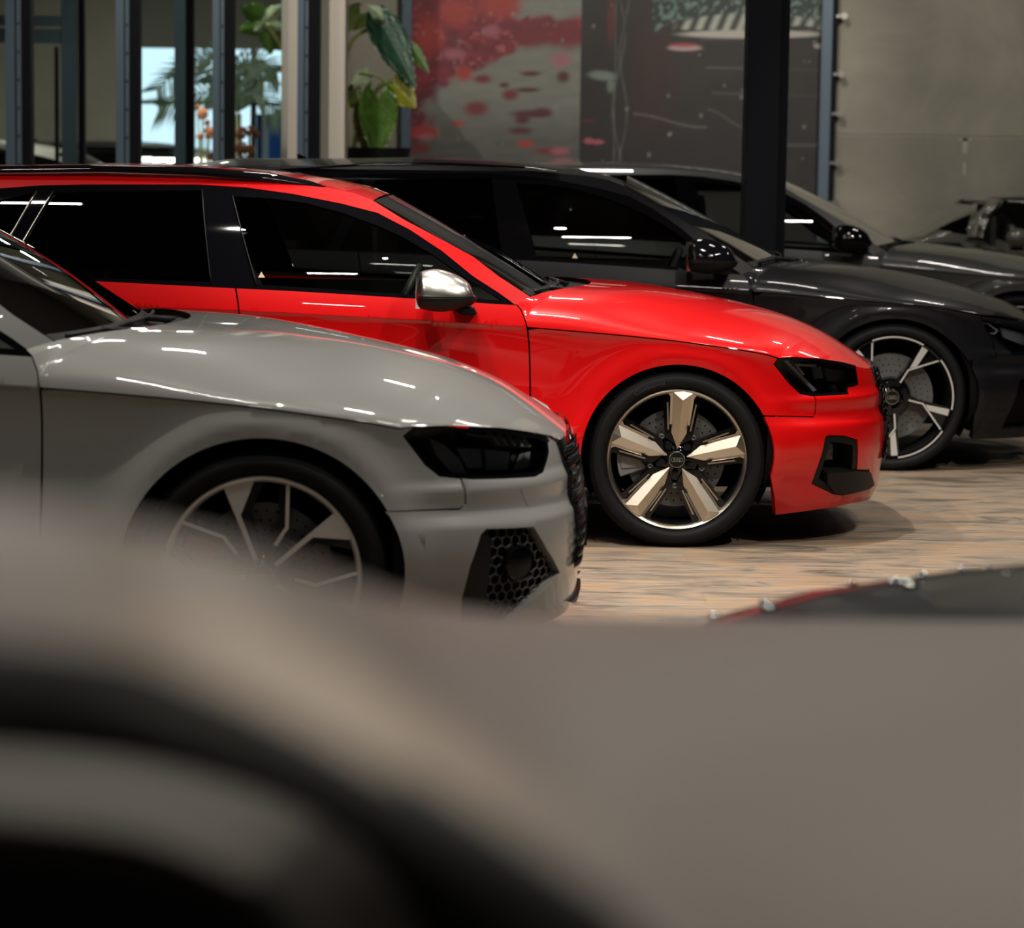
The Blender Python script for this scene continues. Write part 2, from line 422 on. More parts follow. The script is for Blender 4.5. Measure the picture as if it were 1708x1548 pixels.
def make_wheel(parent, loc, style, Rt, Rr, wdt=.24, cal='caliper', text=False, far=False, simple=False):
    spf, base, face = STYLES[style]; k = Rr/.265
    bm = bmesh.new()
    lathe(bm, [(Rr*.985, .004), (Rr*.955, .012), (Rr*.93, .03), (Rr*.915, .09), (Rr*.90, .17), (Rr*.97, wdt-.01)], 96, 0)
    rim = from_bm('wheel', bm, M['satin'], parent); rim.location = loc
    if far: rim.rotation_euler = (0, 0, PI)
    def sub(name, bm, mt, smooth=True, auto=40): return from_bm(name, bm, M[mt] if mt else None, rim, smooth, auto)
    bm = bmesh.new()
    lathe(bm, [(Rr*.935, .016), (Rr*.955, .002), (Rr*.985, -.003), (Rr*1.0, .0), (Rr*1.0, .014)], 128)
    sub('rim_lip', bm, 'gloss' if style == 'blade' else face)
    # tyre
    sw = Rt-Rr; bm = bmesh.new()
    pr = [(Rr*.985, .016), (Rr*1.005, .002), (Rr+sw*.12, -.004), (Rr+sw*.14, -.010), (Rr+sw*.3, -.016), (Rr+sw*.55, -.018), (Rr+sw*.72, -.013), (Rr+sw*.74, -.008),
          (Rr+sw*.88, .002), (Rt-.004, .012), (Rt, .026), (Rt, .07), (Rt-.007, .072), (Rt-.007, .08), (Rt, .082), (Rt, .115), (Rt-.007, .117), (Rt-.007, .125), (Rt, .127), (Rt, wdt-.03), (Rt-.012, wdt-.01), (Rr+sw*.5, wdt+.012), (Rr, wdt-.01)]
    lathe(bm, pr, 128)
    for i in range(72):          # tread blocks on the shoulder
        a = 360/72*i
        q = [pol(a-1.6, 1), pol(a+1.6, 1)]
        v = []
        for (r, y) in ((Rt-.012, -.0005+.004), (Rt+.0012, .020)):
            for c in (q if y > .01 else [pol(a-1.2, 1), pol(a+1.2, 1)]): v.append(bm.verts.new((c[0]*r, y-.002, c[1]*r)))
        v2 = [bm.verts.new((c[0]*(Rt+.0012), .06, c[1]*(Rt+.0012))) for c in q]
        bm.faces.new((v[0], v[1], v[3], v[2])); bm.faces.new((v[2], v[3], v2[1], v2[0]))
    sub('tyre', bm, 'rubber', auto=50)
    if simple and far: return rim
    # hub, bolts, cap
    bm = bmesh.new()
    lathe(bm, [(0, .012), (Rr*.10, .012), (Rr*.135, .018), (Rr*.17, .028), (Rr*.30, .034), (Rr*.33, .05), (Rr*.34, .09)], 64)
    sub('hub', bm, 'gloss')
    for i in range(5):
        a = base+36+72*i; bm = bmesh.new(); x, z = pol(a, .222*Rr)
        cyl_y(bm, x, z, .0115*k, .010, .04, 6); cyl_y(bm, x, z, .0145*k, .020, .04, 20)
        sub('lug_bolt', bm, 'gloss', False)
    if style != 'blade':
        for i in range(5):
            a = base+36+72*i+(2 if style == 'five_facet' else -22); bm = bmesh.new(); x, z = pol(a, (.385 if style == 'five_facet' else .40)*Rr)
            torus_y(bm, x, z, .030, .0075, .0028); cyl_y(bm, x, z, .011, .034, .06, 20)
            sub('disc_screw', bm, 'disc')
    bm = bmesh.new(); rc = .112*Rr
    lathe(bm, [(0, .001), (rc*.90, .001), (rc, .004), (rc, .02)], 48, 0)
    torus_y(bm, 0, 0, .002, rc*.97, .0013, 48, 6, 1)
    for i in range(4): torus_y(bm, (i-1.5)*rc*.33, 0, 0, rc*.24, .0014, 24, 6, 1)
    o = sub('centre_cap', bm, 'gloss'); addmats(o, 'chrome')
    mk = spf(Rr, face); first = None
    for i in range(5):
        if first is None:
            first = sub('spoke', mk(), face, False); addmats(first, 'gloss'); s = first
        else:
            s = first.copy(); C.objects.link(s); s.parent = rim
        s.rotation_euler = (0, -math.radians(base+72*i), 0)
    # brakes
    bm = bmesh.new(); rd = Rr*.70
    lathe(bm, [(Rr*.30, .066), (Rr*.34, .078), (rd, .078), (rd, .112), (Rr*.3, .112)], 96, 0)
    for i in range(36):
        for j in range(3):
            x, z = pol(i*10+j*4.2, rd*(.60+.14*j)); cyl_y(bm, x, z, .0034, .0774, .0785, 8, 1)
    o = sub('brake_disc', bm, 'disc', auto=30); addmats(o, 'inner')
    bm = bmesh.new()
    seg = []
    for a in range(0, 61, 4):
        aa = 140+a
        seg.append((aa, 1))
    out = [pol(a, Rr*.845) for a, _ in seg]; inn = [pol(a, Rr*(.50+.06*math.cos((a-170)/30*PI))) for a, _ in seg]
    plate(bm, inset(out+inn[::-1], .002), .052, .13, 0, 0)
    plate(bm, [pol(a, Rr*.79) for a in range(146, 164, 3)]+[pol(a, Rr*.58) for a in range(163, 145, -3)], .046, .06, 0, 0)
    plate(bm, [pol(a, Rr*.79) for a in range(177, 195, 3)]+[pol(a, Rr*.58) for a in range(194, 176, -3)], .046, .06, 0, 0)
    bmesh.ops.bevel(bm, geom=list(bm.edges), offset=.003, segments=2, affect='EDGES')
    sub('brake_caliper', bm, cal, True, 35)
    if text:
        tc = bpy.data.curves.new('tyre_lettering', 'FONT'); tc.body = 'Continental'; tc.size = .021; tc.extrude = .0006; tc.align_x = 'CENTER'
        to = bpy.data.objects.new('t', tc); C.objects.link(to); bpy.context.view_layer.update()
        me = bpy.data.meshes.new_from_object(to.evaluated_get(bpy.context.evaluated_depsgraph_get())); bpy.data.objects.remove(to)
        r0 = Rr+sw*.33
        for v in me.vertices:
            a = math.radians(112)-v.co.x*1.25/(r0+.01); r = r0+v.co.y
            v.co = Vector((r*math.cos(a), -.0178-v.co.z, r*math.sin(a)))
        link('tyre_lettering', me, M['letter'], rim)
    return rim
# ---------------------------------------------------------------- car bodies (x forward from the front axle, y across, z up)
class Body:
    def __init__(s, X, Y, **k):
        s.X, s.Y = X, Y
        d = dict(x0=.22, w0=.905, wr=.895, wm=.912, wb=2.82, R=.335, arch=.362, archz=.345, tail=-3.72,
                 flare=.022, Ls=1.0,
                 zsh=[(-4, .92), (-2.8, .90), (-1.81, .881), (-1.05, .853), (-.573, .829), (-.392, .817), (-.152, .799), (-.008, .7856), (.158, .765), (.296, .746), (.391, .730), (.465, .7245), (.586, .716), (.725, .698), (.813, .681), (1.0, .65)],
                 xn=[(.1, .82), (.2, .862), (.35, .868), (.5, .862), (.6, .848), (.66, .83), (.75, .79)],
                 Hc=[(-.30, .965), (-.1, .955), (.096, .929), (.285, .893), (.474, .845), (.626, .785), (.738, .72), (.83, .658)],
                 gb=.862, gt=.30, gz=.95, gf=.10, gfx=-1.3)
        d.update(k)
        for a, b in d.items(): setattr(s, a, b)
        s.fz = pchip(s.zsh); s.fx = pchip(s.xn); s.fh = pchip(s.Hc)
        s.bw = pchip([(s.tail, s.wr-.05), (s.tail+.6, s.wr), (-1.5, s.wm), (-.6, s.wm-.006), (0, s.wm), (s.x0, s.w0), (s.x0+.3, s.w0-.01)])
    def wside(s, x, z):
        b = s.bw(x); zs = s.fz(x); dz = z-zs
        if dz > 0: b -= .20*dz+1.0*dz*dz
        else:
            d = -dz; b -= .0025*sstep(0, .006, d)+.020*(1-math.exp(-d/.06)); b += .020*math.exp(-((z-.40)/.13)**2)
            if z < .32: b -= 1.1*(.32-z)**2+.05*(.32-z)
        for wx in (0, -s.wb):
            r = math.hypot(x-wx, z-s.archz)
            f = s.flare*math.exp(-((max(r, s.arch+.015)-s.arch-.015)/.06)**2)*sstep(zs+.06, zs-.06, z)
            b += f
        return b
    def surf(s, u, z):
        if u <= s.x0: return (u, -s.wside(u, z), z)
        ph = min(PI/2, (u-s.x0)/s.Ls*PI/2); w = s.wside(s.x0, z)
        # flare keeps fading ahead of the wheel
        r = math.hypot(u-0, z-s.archz); f = s.flare*math.exp(-((max(r, s.arch+.015)-s.arch-.015)/.06)**2)*sstep(s.fz(u)+.06, s.fz(u)-.06, z)
        r0 = math.hypot(s.x0, z-s.archz); f0 = s.flare*math.exp(-((max(r0, s.arch+.015)-s.arch-.015)/.06)**2)*sstep(s.fz(s.x0)+.06, s.fz(s.x0)-.06, z)
        w += f-f0
        a = s.fx(z)-s.x0; c = max(0, math.cos(ph))
        # bumper shoulder: the skin steps out below the lamps and tucks back again
        t = sstep(.10, .5, ph)*(1-sstep(1.25, 1.5, ph))
        bul = t*(.014*sstep(.592, .566, z)-.012*sstep(.566, .506, z)+.024*sstep(.506, .456, z)-.022*sstep(.40, .2, z))
        return (s.x0+a*math.sin(ph)+bul*.6, -(w*c**.70+bul*.7), z)
    def green(s, x, z):
        t = (z-s.gz)/.45; t2 = max(t, -.3)
        y = s.gb-.145*t2-.115*t2*abs(t2)-.04*t2**4
        if x > s.gfx: y -= s.gf*((x-s.gfx)/.85)**2
        if x < -2.6: y -= .06*((-2.6-x)/1.0)**2
        return (x, -y, z)
    def world(s, p): return (s.X+p[0], s.Y+p[1], p[2])
    def solve(s, px, py, fn, g=None):
        """surface parameters seen at a pixel"""
        if g is None:
            q = at_y(px, py, s.Y-.85); g = (q.x-s.X, q.z)
        a, b = g
        for _ in range(40):
            P0 = proj(s.world(fn(a, b))); ex, ey = px-P0[0], py-P0[1]
            if abs(ex)+abs(ey) < .02: break
            h = 1e-4; Pa = proj(s.world(fn(a+h, b))); Pb = proj(s.world(fn(a, b+h)))
            J = ((Pa[0]-P0[0])/h, (Pb[0]-P0[0])/h, (Pa[1]-P0[1])/h, (Pb[1]-P0[1])/h)
            D = J[0]*J[3]-J[1]*J[2]
            if abs(D) < 1e-3: break
            da = (ex*J[3]-ey*J[1])/D; db = (J[0]*ey-J[2]*ex)/D
            m_ = max(abs(da), abs(db)); k = min(1, .12/m_) if m_ > 0 else 1
            a += da*k; b += db*k
        return (a, b)
    def S(s, pts): return [s.solve(x, y, s.surf) for x, y in pts]
    def G(s, pts): return [s.solve(x, y, s.green) for x, y in pts]
    def P(s, pts, dy):
        o = []
        for x, y in pts:
            q = at_y(x, y, s.Y+dy); o.append((q.x-s.X, q.z))
        return o

def arc_pts(cx, cz, r, a0, a1, n, rz=None):
    rz = rz or r
    return [(cx+r*math.cos(math.radians(a0+(a1-a0)*i/n)), cz+rz*math.sin(math.radians(a0+(a1-a0)*i/n))) for i in range(n+1)]
def strip3(name, lo, hi, parent, material, y_lo, y_hi, depth=.02, n=5):
    """rounded bar between a lower and an upper side-view line"""
    lo = densify(lo, .04, False); N_ = len(lo)-1
    def res(pl, n):
        L = [0]
        for i in range(1, len(pl)): L.append(L[-1]+math.hypot(pl[i][0]-pl[i-1][0], pl[i][1]-pl[i-1][1]))
        o = []
        for k in range(n+1):
            t = L[-1]*k/n; i = 1
            while i < len(L)-1 and L[i] < t: i += 1
            f = (t-L[i-1])/max(1e-9, L[i]-L[i-1]); o.append((pl[i-1][0]+(pl[i][0]-pl[i-1][0])*f, pl[i-1][1]+(pl[i][1]-pl[i-1][1])*f))
        return o
    lo = res(lo, N_); hi = res(hi, N_); rows = []
    for (a, b) in zip(lo, hi):
        r = []
        for k in range(12):
            t = 2*PI*k/12; u = (1-math.cos(t))/2; v = math.sin(t)
            x = a[0]+(b[0]-a[0])*u; z = a[1]+(b[1]-a[1])*u; y = y_lo+(y_hi-y_lo)*u
            r.append((x, y+v*depth, z))
        rows.append(r+[r[0]])
    o = grid_obj(name, rows, material, parent)
    return o

def hood_rows(B, side, xc_rear, curve=1.9, p=2.3, q=1.75, n=44, dome=.0, plan=2.0):
    """hood sections from the near edge line to the centre line and over to the far side"""
    L = [0]
    for i in range(1, len(side)): L.append(L[-1]+math.dist(side[i], side[i-1]))
    rows = []; NU = 60
    xs_e = side[-1][0]
    ts = sorted(set([round(L[-1]*iu/NU, 5) for iu in range(NU+1)]+[round(l_, 5) for l_ in L]))
    for t in ts:
        i = 1
        while i < len(L)-1 and L[i] < t: i += 1
        f = (t-L[i-1])/max(1e-9, L[i]-L[i-1]); S_ = Vector(side[i-1]).lerp(Vector(side[i]), f)
        u = max(0, (S_.x-side[0].x)/(side[-1].x-side[0].x))
        xc = xc_rear+(B.hood_tip-xc_rear)*(u**.93); zc = B.fh(xc)
        pp = p+3.2*sstep(.45, .05, u); qq = q+.35*sstep(.45, .05, u)
        # sections rise from the shoulder; near the pillar they start part of the way up
        zb_ = min(S_.z, B.fz(S_.x)+.002) if u < .2 else S_.z
        yb_ = B.bw(S_.x) if u < .2 else abs(S_.y)
        a0 = 1.0
        if S_.z-zb_ > .002: a0 = max(.5, (1-((S_.z-zb_)/(zc-zb_))**qq))**(1/pp)
        row = []
        for k in range(n+1):
            cc = math.cos(PI*k/n)*a0; a = abs(cc); ys = abs(S_.y)/a0
            x = S_.x+(xc-S_.x)*(1-(a/a0)**plan); z = zb_+(zc-zb_)*max(0, 1-a**pp)**(1/qq)
            row.append((x, (-1 if cc > 0 else 1)*ys*a, z))
        rows.append(row)
    return rows

def build_sedan(name, label, cat, B, pt, F, style, opts):
    """estate car in the style of the two similar cars; F holds outlines in surface coordinates"""
    car = thing(name, label, cat, (B.X, B.Y, 0), opts.get('group'))
    mt = M[pt]; g = .0032; A = B.arch; az = B.archz; wb = B.wb
    sill = .30; bot = .165
    # dark inner structure seen through the gaps
    archF = arc_pts(0, az, A, -42, 222, 40, opts.get('archv', A*.965)); archR = arc_pts(-wb, az, A, -42, 222, 40, A*.965)
    zb = .20
    side = [(B.tail+.05, zb+.1), (-wb-A*.86, zb+.02)]+[p for p in archR[::-1]]+[(-wb+A*.86, zb-.02)]
    side = [(B.tail+.05, .30)]+[p for p in archR[::-1] if p[1] > .2]+[p for p in archF[::-1] if p[1] > .2]+[(.35, .72), (-.5, .82), (-.6, .92), (B.tail+.05, .95)]
    panel('body_frame', B.surf, side, M['inner'], car, offset=-.022, thick=0, step=.06, mirror='split')
    # underbody and wheel wells
    bm = bmesh.new(); box(bm, (B.tail+.25, -.84, .17), (-wb-.42, .84, .34)); box(bm, (-wb+.42, -.80, .15), (-.44, .80, .32)); box(bm, (.42, -.62, .17), (.70, .62, .3)); box(bm, (-wb-.5, -.60, .2), (.5, .60, .34))
    bmesh.ops.recalc_face_normals(bm, faces=bm.faces); from_bm('underbody', bm, M['inner'], car, False)
    for wx in (0, -wb):
        for sgn in (-1, 1):
            bm = bmesh.new(); rings = []
            for k in range(25):
                a = math.radians(-30+240*k/24)
                rings.append([bm.verts.new((wx+A*math.cos(a), sgn*y, az+A*math.sin(a))) for y in (B.wm-.03, .58)])
            c0 = bm.verts.new((wx, sgn*.57, az))
            for k in range(24):
                bm.faces.new((rings[k][0], rings[k][1], rings[k+1][1], rings[k+1][0])); bm.faces.new((rings[k][1], c0, rings[k+1][1]))
            from_bm('wheel_arch_liner', bm, M['inner'], car)
    zs = B.fz
    lin = lambda a, b, n: [(a+(b-a)*i/n, zs(a+(b-a)*i/n)) for i in range(n+1)]
    # doors
    crease = [(x, zs(x)+d) for x in np.arange(B.tail, -.5, .02) for d in (-.004, .004)]
    fd = F['door_front_edge']; rd = F['door_rear_edge']; belt = F['belt']     # belt: x -> z function
    poly = [(fd[0][0], belt(fd[0][0]))]+fd[1:]+[(fd[-1][0], sill), (rd[-1][0], sill)]+rd[:0:-1]+[(rd[0][0], belt(rd[0][0]))]
    poly += [(x, belt(x)) for x in np.linspace(rd[0][0], fd[0][0], 14)[1:-1]]
    door = panel('front_door', B.surf, poly, mt, car, gap=g, mirror=False, extra=crease)
    rx = rd[0][0]; ra = wb
    rr = [(-wb+.36, belt(-wb+.36)), (-wb+.40, .80), (-wb+.43, .62)]+[(-wb+A*1.06*math.cos(math.radians(a)), az+A*1.06*math.sin(math.radians(a))) for a in (38, 20, 5, -8)]
    poly = [(rx, belt(rx))]+rd[1:]+[(rd[-1][0], sill), (rr[-1][0], sill)]+rr[::-1]+[(x, belt(x)) for x in np.linspace(rr[0][0], rx, 10)[1:-1]]
    panel('rear_door', B.surf, poly, mt, car, gap=g, extra=crease)
    poly = rr[:3]+[p for p in archR if p[1] > .2 ]
    poly = [rr[0], rr[1], rr[2]]+[(-wb+A*math.cos(math.radians(a)), az+A*.965*math.sin(math.radians(a))) for a in range(20, 205, 6)]+[(B.tail, .25), (B.tail, .95)]
    poly += [(x, belt(x)) for x in np.linspace(B.tail+.06, rr[0][0], 12)[0:-1]]
    panel('rear_quarter', B.surf, poly, mt, car, gap=g, extra=crease)
    poly = [(fd[-1][0], sill), (-wb+A*1.02, sill), (-wb+A*1.04, .17), (-A*1.05, .16), (-A*1.02, sill)]
    panel('sill', B.surf, poly, M[opts.get('sill', pt)], car, gap=g*.5)
    # far side in one sheet
    poly = [(B.tail, .3)]+[p for p in archR[::-1] if p[1] > .2]+[p for p in archF[::-1] if p[1] > .2]+[(.40, .45), (.42, .74), (.377, zs(.377))]+lin(.377, -.6, 10)[1:]+[(-.6, belt(-.6)), (B.tail, .98)]
    far = lambda u, z: (lambda p: (p[0], -p[1], p[2]))(B.surf(u, z))
    panel('far_side_panel', far, poly, mt, car, thick=0, step=.05)
    # fender
    poly = F['fender']
    panel('fender', B.surf, poly, mt, car, gap=g)
    # hood
    hs = [Vector(B.surf(*p)) for p in F['hood_side']]
    hs = [v+Vector((0, -.0005, .002)) for v in hs]
    B.hood_tip = opts.get('hood_tip', .845)
    rows = hood_rows(B, hs, opts.get('cowl_x', -.31), plan=opts.get('plan', 2.0))
    if opts.get('hood_fn'):
        rows = [[(x, y, z+opts['hood_fn'](x, y)) for (x, y, z) in r] for r in rows]
    hood = grid_obj('hood', rows, mt, car, flip=False)
    # plenum under the windscreen
    ws = F['screen_side']          # (base, ..., top) in greenhouse coordinates
    r0 = rows[0]; base = Vector(B.green(*ws[0]))
    pl = []
    for k, (x, y, z) in enumerate(r0):
        a = abs(y)/abs(r0[0][1])
        pl.append([(x+.01, y, z-.018), (x-.20+.12*a**2, y*.9, z-.05), (x-.34, y*.85, z-.06)])
    grid_obj('cowl', pl, M['satin'], car)
    # windscreen
    cb, ctp = opts.get('glass_base', (-.43, .93)), opts.get('glass_top', (-1.125, 1.31))
    wr = []
    n1 = len(ws)
    for iu in range(25):
        u = iu/24; f = u*(n1-1); i = min(int(f), n1-2); p2 = (ws[i][0]+(ws[i+1][0]-ws[i][0])*(f-i), ws[i][1]+(ws[i+1][1]-ws[i][1])*(f-i))
        Sd = Vector(B.green(*p2)); bow = .012*math.sin(PI*u)
        Cc = Vector((cb[0]+(ctp[0]-cb[0])*u+bow*.5, 0, cb[1]+(ctp[1]-cb[1])*u+bow*.75))
        row = []
        for k in range(33):
            cc = math.cos(PI*k/32); a = abs(cc)
            x = Sd.x+(Cc.x-Sd.x)*(1-a**2.4); z = Sd.z+(Cc.z-Sd.z)*(1-a**2.4); row.append((x, Sd.y*cc, z))
        wr.append(row)
    grid_obj('windscreen', wr, M['glass_w'], car, flip=True)
    # black band round the glass edge and the wipers
    bm = bmesh.new()
    eb = [Vector(p)+Vector((.004, 0, .001)) for p in wr[0]]
    for k in range(len(eb)-1):
        q = [eb[k], eb[k+1], Vector(wr[2][k+1])+Vector((.003, 0, .002)), Vector(wr[2][k])+Vector((.003, 0, .002))]
        bm.faces.new([bm.verts.new(v) for v in q])
    from_bm('screen_border', bm, M['satin'], car)
    for s0, l in ((-.52, 10), (.05, 12)):
        bm = bmesh.new(); k0 = 10 if s0 < 0 else 18
        pts = [Vector(wr[1][k]) + Vector((.012, 0, .016)) for k in range(k0-7, k0+5)]
        tube(bm, pts, .006, 6); tube(bm, [pts[6], pts[9]+Vector((.05, .02, -.02)), pts[-1]+Vector((.08, .08, -.03))], .010, 8)
        tube(bm, [pts[0]+Vector((.0, 0, -.01)), pts[11]+Vector((0, 0, -.01))], .004, 6)
        from_bm('wiper', bm, M['satin'], car)
    # pillar / roof side band
    band = F['band']
    panel('roof_side', B.green, band, mt, car, mirror='split', thick=.02, step=.03)
    # roof
    re = F['roof_edge']; rr_ = []; B.xfr = re[-1][0]
    for (x, z) in densify(re, .06, False):
        e = Vector(B.green(x, z)); row = []
        cr = opts.get('crown', .038)-.020*sstep(B.xfr-.45, B.xfr, x)
        for k in range(25):
            cc = math.cos(PI*k/24); a = abs(cc)
            dx = .025*(1-a**2)*sstep(B.xfr-.45, B.xfr, x)
            row.append((e.x+dx, e.y*cc, e.z+cr*(1-a**2.6)))
        rr_.append(row)
    grid_obj('roof', rr_, M[opts.get('roof', pt)], car, flip=opts.get('roofflip', False))
    # window surround: gloss black with the glasses let in
    gl = F['glasses']
    panel('window_surround', B.green, F['surround'], M['gloss'], car, holes=gl, offset=-.002, thick=.012, step=.03, mirror='split')
    for i, q in enumerate(gl):
        gm = 'glass_f' if i == 0 else 'glass_r'
        panel('side_window', B.green, inset(q, -.004), M[gm], car, offset=-.008, thick=0, step=.04, mirror='split')
    for nm, ln, r, mm in F.get('trims', []):
        bm = bmesh.new(); pts = [Vector(B.green(*p))+Vector((0, -.001, 0)) for p in densify(ln, .03, False)]
        tube(bm, pts, r, 6); from_bm(nm, bm, M[mm], car)
    # tail
    e = [Vector(B.green(*re[0]))]
    xt = B.tail; zt = re[0][1]
    tl = [[(xt-.02, y, .3) for y in np.linspace(-.80, .80, 9)], [(xt-.10, y, .55) for y in np.linspace(-.84, .84, 9)], [(xt-.03, y, .92) for y in np.linspace(-.84, .84, 9)], [(re[0][0], y, zt+.01) for y in np.linspace(-.58, .58, 9)]]
    grid_obj('tailgate', tl, mt, car)
    # bumper
    bp = panel('front_bumper', B.surf, F['bumper'], mt, car, holes=F.get('bumper_holes', []), gap=g*.6, mirror=True, thick=.03, step=.018)
    pg = F['grille']
    gsh = lambda u, z: (lambda p: (p[0]+.008*math.sin(PI*min(1, max(0, (z-.28)/.4))), p[1], p[2]))(B.surf(u, z))
    gr = panel('radiator_grille', gsh, pg, M['gloss'], car, offset=.004, mirror=True, thick=.05)
    bm = bmesh.new()
    for j in range(11):
        for i in range(13):
            u = B.x0+B.Ls*(.775+.225*(i+(j % 2)*.5)/13); z = .315+.031*j
            if u > B.x0+B.Ls*1.0: continue
            c = Vector(gsh(u, z))+Vector((.006, 0, 0)); hexp = [c+Vector((0, .021*math.cos(math.radians(60*k+30)), .017*math.sin(math.radians(60*k+30)))) for k in range(6)]
            for k in range(6): tube(bm, [hexp[k], hexp[(k+1) % 6]], .0032, 5)
    o = from_bm('grille_mesh', bm, M['gloss'], gr)
    bm = bmesh.new(); xp = B.fx(.45)+.020
    box(bm, (xp-.012, -.26, opts.get('plate_z', .335)), (xp, .26, opts.get('plate_z', .335)+.115)); bmesh.ops.recalc_face_normals(bm, faces=bm.faces)
    pl_ = from_bm('number_plate_holder', bm, M['plastic'], car, False)
    # headlamps
    hl = F['headlight']
    hb = panel('headlight', B.surf, hl, M['gloss'], car, offset=-.055, thick=0, mirror='split')
    panel('lamp_bezel', B.surf, hl, M['gloss'], hb, holes=[inset(hl, .010)], offset=-.001, thick=.055, mirror='split', step=.012)
    panel('headlight_lens', B.surf, inset(hl, .009), M['glass_l'], hb, offset=-.002, thick=0, mirror='split')
    for (nm, q, off, mm) in F.get('lamp_parts', []):
        panel(nm, B.surf, q, M[mm], hb, offset=off, thick=.02, step=.02)
    for (nm, q, off, mm, th, *ho) in F.get('bumper_parts', []):
        panel(nm, B.surf, q, M[mm], bp, offset=off, thick=th, step=.02, holes=ho)
    # wheels
    tr = opts.get('track', B.wm-.012); Rt, Rr = B.R, opts.get('rim', .268)
    make_wheel(car, (opts.get('wx', 0), -tr, Rt), style, Rt, Rr, cal=opts.get('cal', 'caliper'), text=opts.get('text', False))
    for (wx, far) in ((0, True), (-wb, True)):
        make_wheel(car, (wx, tr, Rt), style, Rt, Rr, far=True, simple=True)
    make_wheel(car, (-wb, -tr, Rt), style, Rt, Rr)
    # cabin
    sm = M['leather']
    for sy in (-.38, .38):
        for sx in (-1.75, -2.65):
            bm = bmesh.new(); tube(bm, [(sx+.12, sy, .45), (sx+.02, sy, .75), (sx-.10, sy, 1.0), (sx-.14, sy, 1.08)], [.20, .23, .20, .14], 12, flat=.5)
            tube(bm, [(sx-.15, sy, 1.10), (sx-.17, sy, 1.20), (sx-.17, sy, 1.27)], [.10, .125, .09], 12, flat=.5)
            tube(bm, [(sx+.10, sy, .45), (sx+.55, sy, .50)], [.22, .2], 12, flat=.5)
            from_bm('seat', bm, sm, car, auto=60)
    dr = []
    for k in range(17):
        y = -.80+1.6*k/16; a = abs(y)/.8
        dr.append([(-.44-.13*a**2, y*.92, .905-.03*a), (-.62-.10*a**2, y*.95, .925-.02*a), (-.86, y, .90), (-.92, y, .82), (-.88, y, .55)])
    grid_obj('dashboard', dr, M['plastic'], car)
    bm = bmesh.new(); sc = Vector((-1.08, -.36, .86)); ax = Vector((-.90, 0, .42)).normalized(); u = Vector((0, 1, 0)); v = ax.cross(u)
    ring = [sc+(u*math.cos(2*PI*k/36)+v*math.sin(2*PI*k/36))*.185 for k in range(37)]
    tube(bm, ring, .017, 10, False); tube(bm, [sc-u*.18, sc+u*.18], .02, 8, flat=.6); tube(bm, [sc, sc+v*.18], .02, 8, flat=.6); tube(bm, [sc, sc-ax*.2], .035, 10)
    from_bm('steering_wheel', bm, M['leather'], car)
    box_obj('door_lining', (-2.4, -.80, .50), (-.75, -.765, .93), M['plastic'], car); box_obj('door_lining', (-2.4, .765, .50), (-.75, .80, .93), M['plastic'], car)
    box_obj('cabin_floor', (-3.2, -.78, .30), (-.6, .78, .33), M['inner'], car)
    rb = [[(x, y, z-.03) for (x, y, z) in r] for r in rr_]
    grid_obj('headliner', rb, M['plastic'], car)
    return car

def ellipsoid_mirror(B, car, c, sx, sy, sz, capm, lowm, foot):
    """door mirror: cap with a shoulder line, dark lower shell, foot and glass"""
    rows_c, rows_l = [], []
    def pt(a, b):     # a: longitude around x-z silhouette; b: 0 near pole (-y) to 1 inner
        return None
    nu, nv = 28, 12
    def shell(z0, z1, mt, nm, par, grow=0):
        rows = []
        for i in range(nu+1):
            th = PI*i/nu           # along x from front (+) to rear (-)
            x = math.cos(th); r = math.sin(th)**.62
            row = []
            for j in range(nv+1):
                ph = math.radians(z0+(z1-z0)*j/nv)
                zz = math.sin(ph); zz = zz if zz > 0 else zz*.62
                X_ = c[0]+sx*(x*1.0)+(-.012)*zz
                if x < -.55: X_ = c[0]+sx*(-.55+(x+.55)*.35)
                row.append((X_, c[1]-math.cos(ph)*sy*r, c[2]+zz*sz*r*(1-.22*max(0, x)-.10*max(0, -x-.2))+(.012*math.exp(-((math.degrees(ph)-28)/12)**2)*r*-0)))
            rows.append(row)
        return grid_obj(nm, rows, mt, par)
    base = shell(-100, 4, M[lowm], 'door_mirror', car)
    shell(-6, 100, M[capm], 'mirror_cap', base)
    bm = bmesh.new(); box(bm, (c[0]-sx*.72, c[1]-sy*.2, c[2]-sz*.5), (c[0]-sx*.6, c[1]+sy*.9, c[2]+sz*.8)); bmesh.ops.recalc_face_normals(bm, faces=bm.faces)
    from_bm('mirror_glass', bm, M['chrome'], base, False)
    bm = bmesh.new(); q = foot
    vs = [bm.verts.new(p) for p in q]
    for f in ((0, 1, 2, 3), (7, 6, 5, 4), (0, 4, 5, 1), (1, 5, 6, 2), (2, 6, 7, 3), (3, 7, 4, 0)): bm.faces.new([vs[i] for i in f])
    bmesh.ops.recalc_face_normals(bm, faces=bm.faces); bmesh.ops.bevel(bm, geom=list(bm.edges), offset=.006, segments=2, affect='EDGES')
    from_bm('mirror_foot', bm, M['satin'], base, False)
    return base
